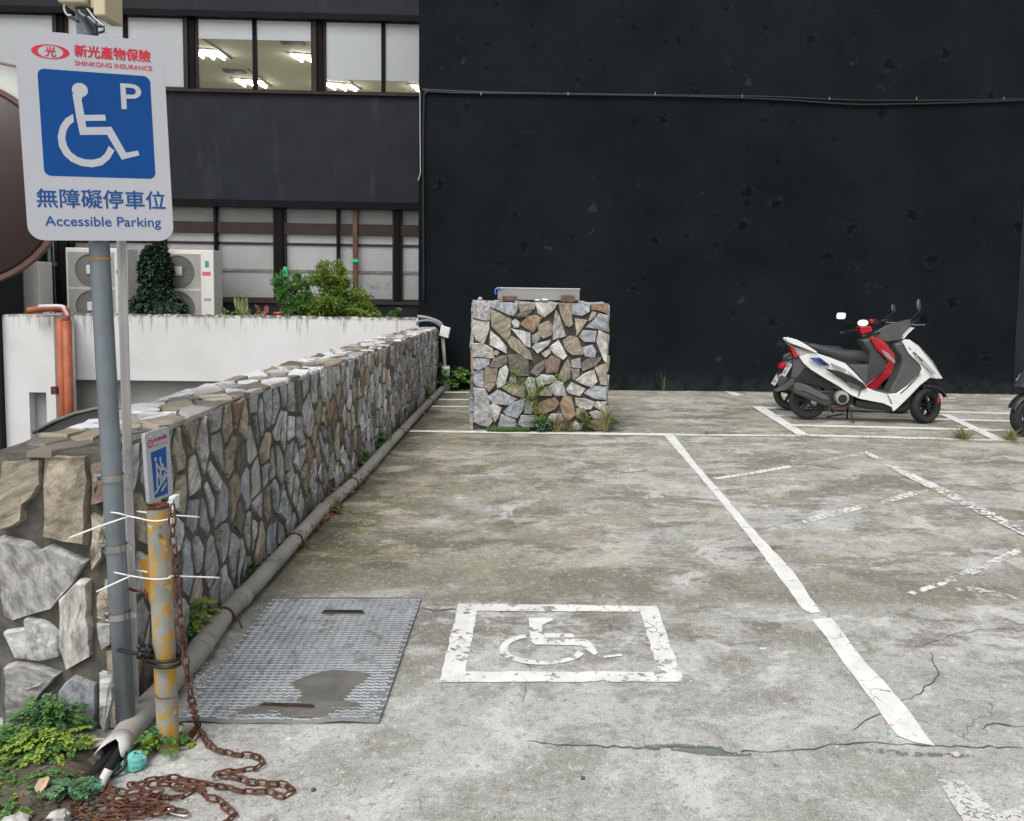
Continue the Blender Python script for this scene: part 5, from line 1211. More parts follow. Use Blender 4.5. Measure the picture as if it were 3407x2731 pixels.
# ------------------------------------------------------------------ CHAIN
def link_mesh():
    m = M(); pts = []; a, b = .0150, .0078
    for i in range(12):
        t_ = 2*math.pi*i/12; c_, s_ = math.cos(t_), math.sin(t_); pts.append((math.copysign(abs(c_)**.8, c_)*a*1.32, math.copysign(abs(s_)**.75, s_)*b*1.15, 0))
    m.tube(pts, .0030, 5, closed=True)
    me = bpy.data.meshes.new('link'); me.from_pydata(m.v, [], m.f); me.materials.append(MATS['rust']); 
    for p in me.polygons: p.use_smooth = True
    me.update(); return me
LINK = link_mesh()
chain = thing('rusty_chain', G(620, 2600), 'long rusty chain hanging from the bollard and heaped on the ground', 'chain')
cnt = [0]
def run_chain(path, pitch=.0310, ground_=False):
    path = catmull(path, 8); acc = 0; prev = path[0]; pos = []; d_next = 0
    for a, b in zip(path, path[1:]):
        L = (b-a).length
        while d_next <= acc+L:
            pos.append((a.lerp(b, (d_next-acc)/max(L, 1e-6)), (b-a).normalized())); d_next += pitch
        acc += L
    for i, (p, d) in enumerate(pos):
        if cnt[0] >= 298: return
        o = bpy.data.objects.new('link', LINK); COL.objects.link(o); o.parent = chain; cnt[0] += 1
        up = Vector((0, 0, 1)) if abs(d.z) < .9 else Vector((1, 0, 0)); s_ = up.cross(d).normalized(); u = d.cross(s_)
        a = math.radians((78 if i % 2 else 8) + random.uniform(-18, 18)) if not ground_ else math.radians((65 if i % 2 else -12)+random.uniform(-20, 20))
        y_ = s_*math.cos(a)+u*math.sin(a); z_ = d.cross(y_)
        mt = Matrix((d, y_, z_)).transposed().to_4x4(); mt.translation = p-WM[chain.name]
        o.matrix_local = mt
hang = [P(x, y, Yq) for x, y, Yq in ((574, 1697, 2.345), (575, 1785, 2.343), (586, 1873, 2.343), (590, 1966, 2.342), (602, 2068, 2.34), (607, 2122, 2.338), (620, 2219, 2.332), (638, 2332, 2.325))]
hang += [G(658, 2408, .03), G(679, 2454, .012), G(714, 2490, .010), G(786, 2510, .008), G(847, 2515, .008), G(872, 2536, .01), G(847, 2556, .008), G(786, 2564, .008), G(719, 2574, .012), G(755, 2579, .016), G(786, 2587, .008), G(837, 2602, .008), G(898, 2607, .008), G(949, 2612, .008), G(969, 2633, .010), G(939, 2648, .008), G(888, 2633, .008), G(816, 2633, .008), G(755, 2620, .008), G(684, 2607, .008), G(633, 2597, .008), G(582, 2587, .010), G(520, 2592, .008), G(459, 2604, .008), G(439, 2612, .012), G(505, 2607, .02), G(587, 2612, .02), G(633, 2630, .012), G(602, 2648, .008), G(541, 2653, .008), G(480, 2640, .01)]
run_chain(hang, ground_=False)
run_chain([G(600, 2618, .012), G(663, 2624, .010), G(684, 2648, .008), G(730, 2663, .008), G(755, 2689, .008), G(776, 2709, .008), G(762, 2728, .008), G(735, 2745, .008), G(700, 2760, .008)])
pile = [(336, 2612), (360, 2650), (430, 2655), (530, 2633), (490, 2668), (408, 2680), (330, 2660), (255, 2680), (270, 2714), (357, 2709), (459, 2700), (535, 2684), (561, 2700), (459, 2714), (306, 2722), (255, 2700), (330, 2690), (434, 2689), (525, 2680), (545, 2690), (600, 2700)]
run_chain([G(x, y, .010+.012*math.sin(i*1.7)**2) for i, (x, y) in enumerate(pile)])
run_chain([G(x, y, .012) for x, y in ((250, 2665), (262, 2700), (280, 2725), (330, 2735), (400, 2738))])
run_chain([G(x, y, .012) for x, y in ((345, 2600), (372, 2625), (420, 2638), (470, 2625), (440, 2612))])
run_chain([G(x, y, .02) for x, y in ((400, 2668), (450, 2660), (520, 2672), (540, 2650))])
q = [G(Z4(x, y)[0], Z4(x, y)[1], .012) for x, y in ((1090, 1358), (1150, 1352), (1215, 1368), (1228, 1385), (1205, 1400), (1140, 1388), (1095, 1372))]
M().tube(catmull(q+[q[0]], 4)[:-1], .0032, 6, closed=True).build('snap_hook', 'bright_steel', chain, smooth=True)

# ------------------------------------------------------------------ GROUND PIPE
PR = .041
pc = [(1471, 1293), (1328, 1443), (1180, 1603), (1072, 1697), (984, 1795), (836, 1957), (748, 2046), (638, 2195), (485, 2357), (395, 2478)]
pp = [G(x, y, PR+.004) for x, y in pc]
pipe = thing('ground_pipe', (-1.3, 7, 0), 'grey plastic pipe lying along the foot of the stone wall', 'pipe')
cuts = [0, 2, 4, 6, 9]
M().tube(pp, PR, 20, cap=False).build('pipe_run', 'grey_pvc', pipe, smooth=True)
def along(yp): # point on pipe at photo row
    for (a, b, A, B) in [(pc[i], pc[i+1], pp[i], pp[i+1]) for i in range(len(pc)-1)]:
        if a[1] <= yp <= b[1]:
            return A.lerp(B, (yp-a[1])/(b[1]-a[1])), (B-A).normalized()
for yp in (1405, 1520, 1700, 1995, 2160):
    p, d = along(yp); M().lathe(p-d*.03, d, [(0, PR), (0, PR+.004), (.055, PR+.004), (.055, PR)], 20).build('pipe_socket', 'grey_pvc', pipe, smooth=False)
for yp in (1350, 1440, 1610, 1800, 2055):
    p, d = along(yp); m = M().lathe(p-d*.006, d, [(0, PR+.001), (0, PR+.006), (.014, PR+.006), (.014, PR+.001)], 20); m.tube([p+Vector((.04, -.0, .01)), p+Vector((.07, -.01, -.01)), p+Vector((.085, -.015, -PR))], .004, 5)
    m.tube([p+Vector((.045, .0, .0)), p+Vector((.06, .03, .0))], .003, 5); m.build('wire_clamp', 'rust', pipe)
# broken end with cables
p, d = pp[-1], (pp[-1]-pp[-2]).normalized()
e = M(); n = 20; u_ = d.orthogonal().normalized(); w2 = d.cross(u_); A_, B_ = [], []
for i in range(n):
    a = 2*math.pi*i/n; r_ = u_*math.cos(a)+w2*math.sin(a); A_.append(p+r_*PR-d*.02); B_.append(p+r_*(PR+.001)+d*(.03+.05*abs(math.sin(a*1.5+.6))+random.uniform(-.008, .008)))
e.add(A_+B_, [[i, (i+1) % n, n+(i+1) % n, n+i] for i in range(n)]); o = e.build('broken_end', 'white_pvc', pipe, smooth=True); sm_ = o.modifiers.new('solid', 'SOLIDIFY'); sm_.thickness = .003
for i, (L, r_, mt, lb) in enumerate(([([(385, 2478), (350, 2530), (300, 2590), (262, 2625)], .017, 'black_cable', 'thick black cable coming out of the broken pipe, nearer the wall'), ([(400, 2490), (365, 2550), (318, 2610), (275, 2638)], .015, 'black_cable', 'thick black cable coming out of the broken pipe, nearer the camera'),
    ([(375, 2468), (320, 2480), (275, 2505), (252, 2540), (262, 2560)], .008, 'beige_cable', 'bundle of beige cables bending out of the pipe end'), ([(415, 2500), (418, 2540), (390, 2572), (355, 2585), (330, 2600)], .006, 'black_cable', 'thin dark cable curling from the pipe end to the ground'),
    ([(380, 2470), (330, 2462), (290, 2475), (258, 2520)], .007, 'beige_cable', 'second beige cable arching above the first from the pipe end'), ([(362, 2560), (345, 2590), (330, 2620), (318, 2612)], .013, 'white_pvc', 'short grey conduit stub lying under the black cables')])):
    pts = [G(x, y, max(r_+.003, .05-.018*j)) for j, (x, y) in enumerate(L)]; solo(M().tube(catmull(pts, 5), r_, 10), 'cable', mt, lb, 'cable', 'cables coming out of the broken pipe', smooth=True)

# hose at the far corner
F5 = lambda L, Y: [P(1350+a/4.936, 1000+b/4.936, Y) for a, b in L]
hz = thing('wall_hose', F5([(660, 1400)], 11.62)[0], 'grey hoses bending over the far end of the stone wall into a white pipe', 'hose')
M().tube(catmull(F5([(190, 258), (330, 275), (480, 320), (570, 370), (610, 440), (615, 480)], 11.55), 4), .022, 8).build('hose', 'grey_pvc', hz, smooth=True)
M().tube(catmull(F5([(200, 410), (185, 370), (215, 340), (330, 325), (460, 345), (560, 410), (610, 475)], 11.5), 4), .016, 8).build('hose', 'galvanised', hz, smooth=True)
q = F5([(645, 510)], 11.48)[0]; M().obox(q, (.065, 0, -.02), (0, .05, 0), (.015, 0, .075)).build('connector', 'zip_tie', hz, bevel=.008)
M().tube(F5([(605, 545), (620, 760), (640, 1080)], 11.55), .026, 10).build('pipe', 'white_pvc', hz, smooth=True)
q0, q1 = F5([(655, 1075), (665, 1410)], 11.55); q1.z = 0; M().tube([q0, q1], .060, 12).build('socket', 'white_pvc', hz, smooth=True)

# ------------------------------------------------------------------ SOIL, WEEDS, LITTER
soil = M(); q = [G(x, y) for x, y in ((-90, 2440), (20, 2432), (120, 2440), (240, 2462), (330, 2470), (345, 2520), (300, 2560), (330, 2600), (250, 2650), (240, 2720), (190, 2760), (170, 2840), (-200, 2840))]
c = sum(q, Vector())/len(q); q = catmull(q+[q[0]], 4)[:-1]; k = len(q)
R1 = [Vector((p.x+random.uniform(-.012, .012), p.y+random.uniform(-.012, .012), .004)) for p in q]; R2 = [c.lerp(p, .8) for p in R1]; R3 = [c.lerp(p, .45) for p in R1]
for p in R2: p.z = .012+random.uniform(0, .012)
for p in R3: p.z = .02+random.uniform(0, .02)
soil.add(R1+R2+R3+[Vector((c.x, c.y, .03))], [[i, (i+1) % k, k+(i+1) % k, k+i] for i in range(k)]+[[k+i, k+(i+1) % k, 2*k+(i+1) % k, 2*k+i] for i in range(k)]+[[2*k+i, 2*k+(i+1) % k, 3*k] for i in range(k)])
s_o = soil.build('soil_patch', 'soil', None, smooth=True); tagp(s_o, 'dark soil at the near end of the stone wall', None, None, 'structure')
deb = M()
for i in range(420):
    x, y = random.uniform(-60, 330), random.uniform(2460, 2760)
    if x > 250 and y < 2560: continue
    p = G(x, y, .02); r_ = random.uniform(.003, .010); deb.ball(p+Vector((0, 0, random.uniform(-.004, .008))), r_, 5, 3, (1, random.uniform(.5, 1), .6), .2)
solo(deb, 'soil_crumbs', 'soil', 'loose soil crumbs and twigs among the weeds', 'soil crumbs', kind='stuff')
tw = M()
for i in range(60):
    p = G(random.uniform(0, 300), random.uniform(2520, 2740), .028); d = Vector((random.uniform(-1, 1), random.uniform(-1, 1), random.uniform(-.1, .25)))*random.uniform(.02, .06); tw.tube([p, p+d*.5+Vector((0, 0, .004)), p+d], .0013, 4)
solo(tw, 'twigs', 'bark', 'thin dry twigs scattered over the soil by the weeds', 'twigs', kind='stuff')

def weed(name, base, rx, ry, h, n, L, mats, label, cat='weed', fern=True, group='weeds growing at the foot of the walls', lean=(0, 0)):
    """sprigs of paired round leaflets on arching stems"""
    ms_ = [M() for _ in mats]; st_ = []
    base = Vector(base)
    for i in range(n):
        a = random.uniform(0, 6.28); r_ = random.random()**.6; tip = base+Vector((math.cos(a)*rx*r_+lean[0], math.sin(a)*ry*r_+lean[1], h*random.uniform(.35, 1.0)*(1-.35*r_)))
        b0 = base+Vector((math.cos(a)*rx*r_*.25, math.sin(a)*ry*r_*.25, 0)); mid_ = b0.lerp(tip, .5)+Vector((0, 0, h*.18)); tip2 = tip+Vector((math.cos(a), math.sin(a), -.25))*L*2.2
        path = catmull([b0, mid_, tip, tip2], 4); st_.append(path)
        lm_ = random.choices(ms_, [3 if tip.z-base.z < h*.45 else 1]+[2]*(len(ms_)-1))[0] if len(ms_) > 1 else ms_[0]
        for j in range(3, len(path)):
            for s_ in (-1, 1):
                d = (path[j]-path[j-1]).normalized(); sd_ = d.cross(Vector((0, 0, 1))); sd_ = sd_.normalized() if sd_.length > .01 else Vector((1, 0, 0))
                leaf(lm_, path[j], sd_*s_+d*.3+Vector((0, 0, random.uniform(-.25, .3))), Vector((0, 0, 1))+rv()*.35, L*random.uniform(.75, 1.2), L*random.uniform(.6, .8), .12, 6)
        leaf(lm_, path[-1], path[-1]-path[-2], Vector((0, 0, 1))+rv()*.3, L, L*.7, .1, 6)
    t_ = thing(name, base, label, cat, group)
    for mt, mb in zip(mats, ms_):
        if mb.v: mb.build('foliage', mt, t_, kind='stuff')
    m = M()
    for p in st_: m.tube(p, .0011 if h < .5 else .002, 3, cap=False)
    m.build('stems', 'bark', t_, kind='stuff')
def gw(x, y): return G(x, y, 0)
b = gw(150, 2530); weed('weed_clump', (b.x, b.y, .01), .115, .07, .10, 90, .0125, ['leaf_lime', 'leaf_lime', 'leaf_green'], 'bright leafy weed clump at the foot of the wall end, largest of all', lean=(0, 0))
b = gw(170, 2478); weed('weed_clump', (b.x, b.y, .01), .10, .05, .19, 55, .0135, ['leaf_green', 'leaf_green', 'leaf_bluegreen'], 'taller green weed clump against the grey end stones of the wall')

b = gw(230, 2668); weed('weed_clump', (b.x, b.y, .01), .045, .035, .06, 22, .014, ['leaf_bluegreen'], 'dark green weed tuft beside the tips of the black cables')
b = gw(30, 2520); weed('weed_clump', (b.x, b.y, .01), .06, .04, .11, 20, .013, ['leaf_green'], 'green weed clump at the left photo edge beside the bright clump')
b = gw(20, 2600); weed('weed_clump', (b.x, b.y, .01), .07, .05, .05, 18, .012, ['leaf_olive', 'leaf_green'], 'low olive weed clump at the left photo edge, below the bright clump')
b = gw(95, 2668); weed('weed_clump', (b.x, b.y, .01), .09, .05, .03, 16, .010, ['leaf_green'], 'low sparse weed clump on the soil near the dry leaf')
b = gw(40, 2720); weed('weed_clump', (b.x, b.y, .01), .08, .05, .04, 16, .012, ['leaf_green', 'leaf_olive'], 'weed clump in the bottom left corner of the photo')
b = gw(145, 2620); weed('weed_clump', (b.x, b.y, .01), .06, .04, .04, 14, .011, ['leaf_green'], 'small weed clump just below the bright clump')
b = gw(10, 2300); b = Vector((-1.88, 2.62, -.73)); weed('weed_clump', b, .12, .10, .93, 26, .04, ['leaf_green'], 'big leafed weed rising behind the left edge of the wall end')
b = gw(525, 2500); weed('weed_clump', (b.x, b.y, .0), .045, .03, .085, 13, .022, ['leaf_lime', 'leaf_green'], 'small lime weed growing from the rusty base of the bollard')
b = G(640, 2215, 0); weed('weed_clump', (b.x-.12, b.y+.22, .02), .07, .06, .20, 26, .020, ['leaf_green', 'leaf_lime'], 'green weed growing between the pipe and the wall just behind the bollard', lean=(.02, 0))
for (x, y, s_, n, lb) in ((1235, 1545, .11, 45, 'ferny weed between pipe and wall, nearest of the three midway clumps'), (1290, 1490, .12, 45, 'ferny weed between pipe and wall, middle of the three midway clumps'), (1312, 1440, .10, 30, 'ferny weed between pipe and wall, farthest of the three midway clumps'), (1440, 1330, .13, 40, 'weed at the wall foot close to the black wall'),
                    (1100, 1712, .045, 12, 'tiny weed poking out on the lot side of the pipe, farther one'), (1195, 1605, .03, 9, 'tiny weed on top of the pipe clamp'), (845, 1915, .03, 8, 'tiny weed behind the pipe midway to the plate')):
    b = gw(x-14, y); weed('wall_weed', (b.x-(.10 if s_ > .05 else .0), b.y, .02), s_*.8, s_*1.3, s_*1.5, n, .02+s_*.12, ['leaf_green'], lb)
b = P(1458, 1270, 11.6); weed('wall_weed', (b.x, 11.62, 0), .13, .1, .5, 36, .05, ['leaf_green'], 'weed wrapping the white pipe socket in the far corner')
b = P(1524, 1290, 11.62); weed('wall_weed', (b.x, 11.64, 0), .16, .08, .40, 34, .06, ['leaf_lime', 'leaf_green'], 'fan shaped weed against the black wall beside the pillar')
# around the pillar
CP = lambda x, y: P(1400+x/2.6587, 850+y/2.6587, COLY-.06)
b = CP(1010, 1540); t_ = thing('creeper', (b.x, COLY-.06, 0), 'thin red stemmed creeper climbing the front of the stone pillar', 'creeper')
m = M(); lf = M(); lf2 = M()
for L in ([(1010, 1545), (1015, 1400), (1000, 1280), (960, 1180), (880, 1080), (830, 1030)], [(1005, 1300), (1040, 1200), (1100, 1140), (1200, 1080), (1230, 1110)], [(960, 1190), (860, 1140), (760, 1150)], [(1010, 1380), (960, 1300), (910, 1260)], [(1020, 1500), (1060, 1440), (1070, 1390)], [(1000, 1250), (1010, 1150), (1010, 1090)]):
    pth = catmull([P(1400+x/2.6587, 850+y/2.6587, COLY-.075-.04*random.random()) for x, y in L], 5); m.tube(pth, .004, 4)
    for i, p in enumerate(pth):
        if i < 2: continue
        for _ in range(9): leaf(lf if random.random() < .6 else lf2, p+rv()*.045+Vector((0, -.01, 0)), rv(), Vector((0, -1, .6)), .020, .013, n=4)
m.build('stem', 'leaf_red', t_); lf.build('foliage', 'leaf_olive', t_, kind='stuff'); lf2.build('foliage', 'leaf_green', t_, kind='stuff')
b = CP(1070, 1500); weed('wall_weed', (b.x, COLY-.08, 0), .10, .05, .20, 26, .028, ['leaf_bluegreen'], 'blue green broad leaf weed at the foot of the stone pillar')
m = M()
for i in range(1100):
    x = random.uniform(590, 960); p = CP(x, 1540); p.z = random.uniform(.0, .035); p.y = COLY-.10+random.uniform(-.07, .05); leaf(m, p, rv()+Vector((0, 0, .5)), (0, -.3, 1), .022, .015)
solo(m, 'ground_creeper', 'leaf_moss', 'low green ground cover along the left foot of the stone pillar', 'ground cover', kind='stuff')
def grass(base, n, h, spread, label, mats=('straw', 'grass_blade')):
    ms_ = [M() for _ in mats]
    for i in range(n):
        a = random.uniform(0, 6.28); d = Vector((math.cos(a), math.sin(a), 0))*spread*random.random(); b0 = Vector(base)+d*.3; hh = h*random.uniform(.4, 1); p1 = b0+d*.4+Vector((0, 0, hh*.6)); p2 = b0+d*1.1+Vector((0, 0, hh)); p3 = p2+d*.5-Vector((0, 0, hh*.1))
        wv = Vector((-math.sin(a), math.cos(a), 0))*.0028; random.choice(ms_).add([b0-wv, b0+wv, p1+wv, p1-wv, p2+wv*.6, p2-wv*.6, p3], [[0, 1, 2, 3], [3, 2, 4, 5], [5, 4, 6]])
    t_ = thing('grass_tuft', base, label, 'grass tuft', 'tufts of thin grass')
    for mt, mb in zip(mats, ms_): mb.build('blades', mt, t_, kind='stuff')
b = CP(1200, 1555); grass((b.x, COLY-.10, 0), 110, .22, .16, 'straw coloured grass tuft at the middle foot of the stone pillar')
b = CP(1630, 1560); grass((b.x, COLY-.10, 0), 110, .28, .13, 'tall dry grass tuft at the right front corner of the stone pillar')
b = CP(1330, 1560); grass((b.x, COLY-.08, 0), 60, .12, .14, 'short grass tuft right of the middle at the pillar foot')
b = CP(1460, 1540); weed('wall_weed', (b.x, COLY-.07, 0), .07, .04, .26, 16, .022, ['leaf_olive'], 'thin yellow green weed right of the middle of the pillar foot')
b = CP(1690, 1430); weed('wall_weed', (COLX1+.06, COLY+.05, 0), .10, .06, .24, 18, .022, ['leaf_green'], 'weed hugging the right side of the stone pillar')
for x, y, n, s_, lb in ((3203, 1462, 150, .13, 'olive grass tuft on the bike bay line, left one of two'), (3362, 1466, 120, .12, 'olive grass tuft on the bike bay line by the dark scooter wheel'), (2350, 1446, 30, .05, 'tiny grass tuft on the faint line right of the pillar'), (2750, 1290, 16, .09, 'sparse grass tuft against the black wall right of the pillar')):
    p = G(x, y); 
    if y == 1290: p = Vector((1.05, 11.7, 0))
    grass((p.x, p.y, 0), n, s_*1.0, s_*1.3, lb, ('grass_blade', 'straw'))
p = CP(1850, 1300); p2 = Vector((1.9, 11.72, 0)); grass(p2, 10, .3, .08, 'lone thin grass stalks against the black wall')
# dead leaves between the pipe and the wall, and strewn litter
dl = M()
for i in range(800):
    Y = random.choice([random.uniform(4.0, 6.4), random.uniform(4.8, 5.9), random.uniform(9, 11.5)]); x = wx(Y)+.04+random.uniform(0, .10); c = Vector((x, Y, random.uniform(.005, .05))); leaf(dl, c, rv()+Vector((0, 0, .2)), rv()+Vector((0, 0, 1)), random.uniform(.03, .055), .024, .3)
solo(dl, 'leaf_litter', 'dead_leaf', 'brown dead leaves caught between the pipe and the stone wall', 'dead leaves', kind='stuff')
for i, (x, y, s_, mt, lb) in enumerate(((72, 2645, .040, 'dry_leaf', 'large pale dry leaf curled on the soil'), (88, 2658, .026, 'dry_leaf', 'smaller dry leaf right of the large pale one'), (40, 2662, .020, 'dead_leaf', 'small brown dead leaf on the soil at the left'), (1395-90, 1508, .03, 'dead_leaf', 'brown leaf lying beside the pipe halfway along'))):
    if i < 3: x, y = x*1.75, y
    p = G(x, y, .03 if i < 3 else .012); m = M(); leaf(m, p, (random.uniform(-1, 1), .5, .2), (0, -.4, 1), s_*1.5, s_*.8, .25, 6); solo(m, 'fallen_leaf', mt, lb, 'leaf', 'fallen leaves')
lt = M()
for i in range(120):
    x, y = random.gauss(660, 28), random.gauss(2245, 30); p = G(x, y, .004); lt.ball(p, random.uniform(.0015, .006), 5, 3, (1.5, .7, .5), .2)
solo(lt, 'paint_flakes', 'plaster_bit', 'white crumbs and flakes scattered between pipe and steel plate', 'crumbs', kind='stuff')
pb_ = M()
for i in range(360):
    x, y = random.uniform(450, 3400), 1500+1230*random.random()**.8; p = G(x, y, .003)
    if p.x < -1.1 or p.x > 4: continue
    pb_.ball(p, random.choice((.002, .003, .004, .006)), 5, 3, (1.2, .9, .6), .2)
solo(pb_, 'grit', 'pebble', 'loose grit scattered over the concrete', 'grit', kind='stuff')
for (x, y, r_, mt, lb) in ((448, 2535, .036, 'turquoise', 'turquoise painted stone beside the pipe end, larger and upright'), (306, 2622, .030, 'turquoise', 'turquoise painted stone at the tips of the black cables'), (195, 2722, .030, 'pebble', 'rough whitish lump of concrete by the chain heap'), (3182, 2510, .013, 'pebble', 'grey stone lying in the long crack at the right'), (1940, 2588, .007, 'crack', 'small dark stone in the middle foreground'),
                    (1043, 2627, .007, 'crack', 'small dark stone right of the chain'), (937, 2530, .006, 'pebble', 'small grey stone above the chain bend'), (50, 2745, .035, 'pebble', 'grey stone half buried in the bottom left corner'), (2956, 2440, .006, 'turquoise', 'tiny turquoise chip near the end of the bay line'), (1303, 2600, .008, 'pebble', 'small pale stone in the left foreground')):
    p = G(x, y, r_*.6); solo(M().ball(p, r_, 9, 6, (1.05, .8, .8 if r_ > .02 else .7), .14), 'stone_chip', mt, lb, 'stone', 'loose stones on the ground')
p = G(2538, 2157, .004); solo(M().obox(p, (.013, 0, 0), (.001, .004, 0), (0, 0, .002)), 'cigarette_butt', 'zip_tie', 'white cigarette butt lying left of the bay line', 'cigarette butt')
p = G(962, 2458, .004); solo(M().obox(p, (.008, .001, 0), (.001, .004, 0), (0, 0, .002)), 'paper_scrap', 'zip_tie', 'small white scrap in front of the steel plate', 'scrap')

# ------------------------------------------------------------------ SCOOTERS
def frame(x, y, yaw): 
    c, s_ = math.cos(yaw), math.sin(yaw); return Matrix(((c, -s_, 0, x), (s_, c, 0, y), (0, 0, 1, 0), (0, 0, 0, 1)))
FRC = G(3087, 1409); YAW = math.radians(-7.0)
WB = 1.30
FW = frame(FRC.x-math.cos(YAW)*WB, FRC.y+.03-math.sin(YAW)*WB, YAW)   # origin: rear wheel contact
FWI = FW.inverted()
def S(zx, zy, off=0.0):   # side-view survey point (zoomed photo coords) on the plane y=off of the white scooter
    n = (FW.to_3x3() @ Vector((0, 1, 0))); o = FW @ Vector((0, off, 0)); return FWI @ plane_hit(2550+zx/3.317, 1050+zy/3.317, o, n)
for nm, c, kw in (('sc_white', (.74, .74, .72), {}), ('sc_red', (.50, .015, .03), {}), ('sc_grey', (.17, .175, .18), {}), ('sc_dark', (.045, .048, .055), {}), ('sc_silver', (.38, .38, .38), {})): glossy(nm, c, .3, 0, .6)
for nm, c, r_ in (('sc_plastic', (.075, .077, .078), .55), ('sc_black', (.014, .014, .015), .5), ('sc_seat', (.035, .036, .038), .55), ('sc_tyre', (.020, .020, .021), .8), ('sc_muffler', (.085, .087, .088), .5), ('sc_lens', (.50, .01, .015), .15), ('sc_blue', (.03, .09, .34), .35), ('sc_alu', (.45, .45, .44), .35)): simple(nm, c, r_, .6 if nm == 'sc_alu' else 0, .12, 9, .08)
def scooter(fr, label, pal, plate_txt, ymir='oval', only_front=False):
    root = thing('scooter', fr @ Vector((.6, 0, 0)), label, 'scooter', 'scooters parked by the black wall')
    T = lambda p: fr @ Vector(p)
    def bl(m, name, mat, par=root, **kw):
        m.v = [T(p) for p in m.v]; return m.build(name, mat, par, **kw)
    def pan(L, y0, y1, name, mat, tr=None, inset=0.0, bev=.012, par=root, seg=2, off=None):
        o_ = (y0 if off is None else off); q = [S(x, y, o_) for x, y in L]; c = sum(q, Vector())/len(q)
        A_ = [Vector((p.x, y0, p.z)) for p in q]; B_ = [Vector((p.x, y1, p.z)) for p in q]
        if inset: A_ = [Vector((c.x+(p.x-c.x)*(1-inset), p.y, c.z+(p.z-c.z)*(1-inset))) for p in A_]
        n = len(q); return bl(M().add(A_+B_, [list(range(n)), [n+i for i in range(n)][::-1]]+[[i, (i+1) % n, n+(i+1) % n, n+i] for i in range(n)]), name, mat, par, bevel=bev, seg=seg)
    def wheel(cx, cz, R_, wd, steer=0):
        axv = Vector((math.sin(steer), -math.cos(steer), 0)); c = Vector((cx, 0, cz)); h = wd/2
        t_ = bl(M().lathe(c, axv, [(-h*.6, R_*.66), (-h*.95, R_*.78), (-h, R_*.9), (-h*.62, R_*.985), (0, R_), (h*.62, R_*.985), (h, R_*.9), (h*.95, R_*.78), (h*.6, R_*.66)], 40), 'wheel', 'sc_tyre', smooth=True)
        rm = M().lathe(c, axv, [(-h*.6, R_*.56), (-h*.62, R_*.67), (h*.62, R_*.67), (h*.6, R_*.56), (-h*.6, R_*.56)], 32); rm.lathe(c, axv, [(-h*.9, .001), (-h*.9, .035), (h*.9, .035), (h*.9, .001)], 16)
        u = axv.orthogonal().normalized(); w_ = axv.cross(u)
        for k in range(5):
            a = 2*math.pi*k/5+.3; d = u*math.cos(a)+w_*math.sin(a); sd_ = axv.cross(d); rm.obox(c+d*R_*.32, d*R_*.27, sd_*.013, axv*h*.35)
        bl(rm, 'rim', pal.get('rim', 'sc_black'), t_); return t_
    rc_ = S(452, 962); fc_ = S(1752, 998); R_ = .215
    wheel(rc_.x, R_+.01, R_, .10); fx = fc_.x; wheel(fx, R_-.005, R_-.004, .115, pal.get('steer', -.12))
    # rear: hugger, tail, body
    pan([(300, 700), (420, 590), (560, 600), (700, 700), (760, 790), (690, 880), (620, 800), (480, 760), (330, 760)], -.06, .06, 'hugger', 'sc_black', bev=.01)
    if not pal.get('low'): pan([(270, 690), (330, 700), (300, 760), (210, 820), (120, 842), (92, 828), (180, 780)], -.055, .055, 'mud_flap', 'sc_plastic', bev=.006)
    if not pal.get('low'):
        pan([(375, 470), (480, 560), (420, 590), (330, 700), (265, 685), (290, 560), (300, 470)], -.06, .06, 'tail_fairing', 'sc_plastic', bev=.015)
        pan([(230, 300), (300, 340), (560, 415), (700, 560), (560, 560), (380, 470), (330, 420), (275, 345)], -.085, .085, 'tail_body', pal['tail'], bev=.02)
        pan([(258, 335), (300, 345), (352, 440), (312, 472), (285, 400)], -.09, .09, 'tail_light', 'sc_lens', bev=.008)
        pan([(345, 385), (430, 395), (560, 440), (400, 462), (360, 430)], -.10, -.088, 'indicator', 'sc_silver', bev=.003)
        for s_ in (-1, 1):
            y0, y1 = s_*.135, s_*.100
            L = [(222, 258), (245, 248), (330, 262), (430, 315), (560, 400), (555, 418), (430, 365), (300, 318), (232, 285)]
            q = [S(x, y, -.12) for x, y in L]; n = len(q); bl(M().add([(p.x, y0, p.z) for p in q]+[(p.x, y1, p.z) for p in q], [list(range(n)), [n+i for i in range(n)][::-1]]+[[i, (i+1) % n, n+(i+1) % n, n+i] for i in range(n)]), 'grab_rail', pal['body'], bevel=.008)
        q = [S(232, 262, 0), ]; bl(M().tube(catmull([(q[0].x+.03, -.125, q[0].z+.01), (q[0].x-.02, -.07, q[0].z), (q[0].x-.03, 0, q[0].z), (q[0].x-.02, .07, q[0].z), (q[0].x+.03, .125, q[0].z+.01)], 4), .014, 8), 'grab_rail', pal['body'], smooth=True)
    else:
        pan([(400, 500), (560, 430), (720, 520), (700, 640), (600, 680), (430, 670), (395, 600)], -.10, .10, 'tail_body', 'sc_grey', bev=.03, seg=3)
        pan([(322, 655), (335, 610), (380, 575), (428, 580), (415, 640), (400, 665)], -.085, .085, 'tail_light', 'sc_lens', bev=.02, seg=3)
        pan([(320, 690), (420, 690), (470, 720), (400, 800), (340, 860), (330, 840)], -.05, .05, 'tail_fairing', 'sc_plastic', bev=.01)
        for s_ in (-1, 1): bl(M().tube(catmull([tuple(S(*q_, s_*.1)) for q_ in ((560, 440), (480, 470), (415, 510), (400, 545), (440, 540), (520, 490))], 3), .011, 6), 'grab_rail', 'sc_black', smooth=True)
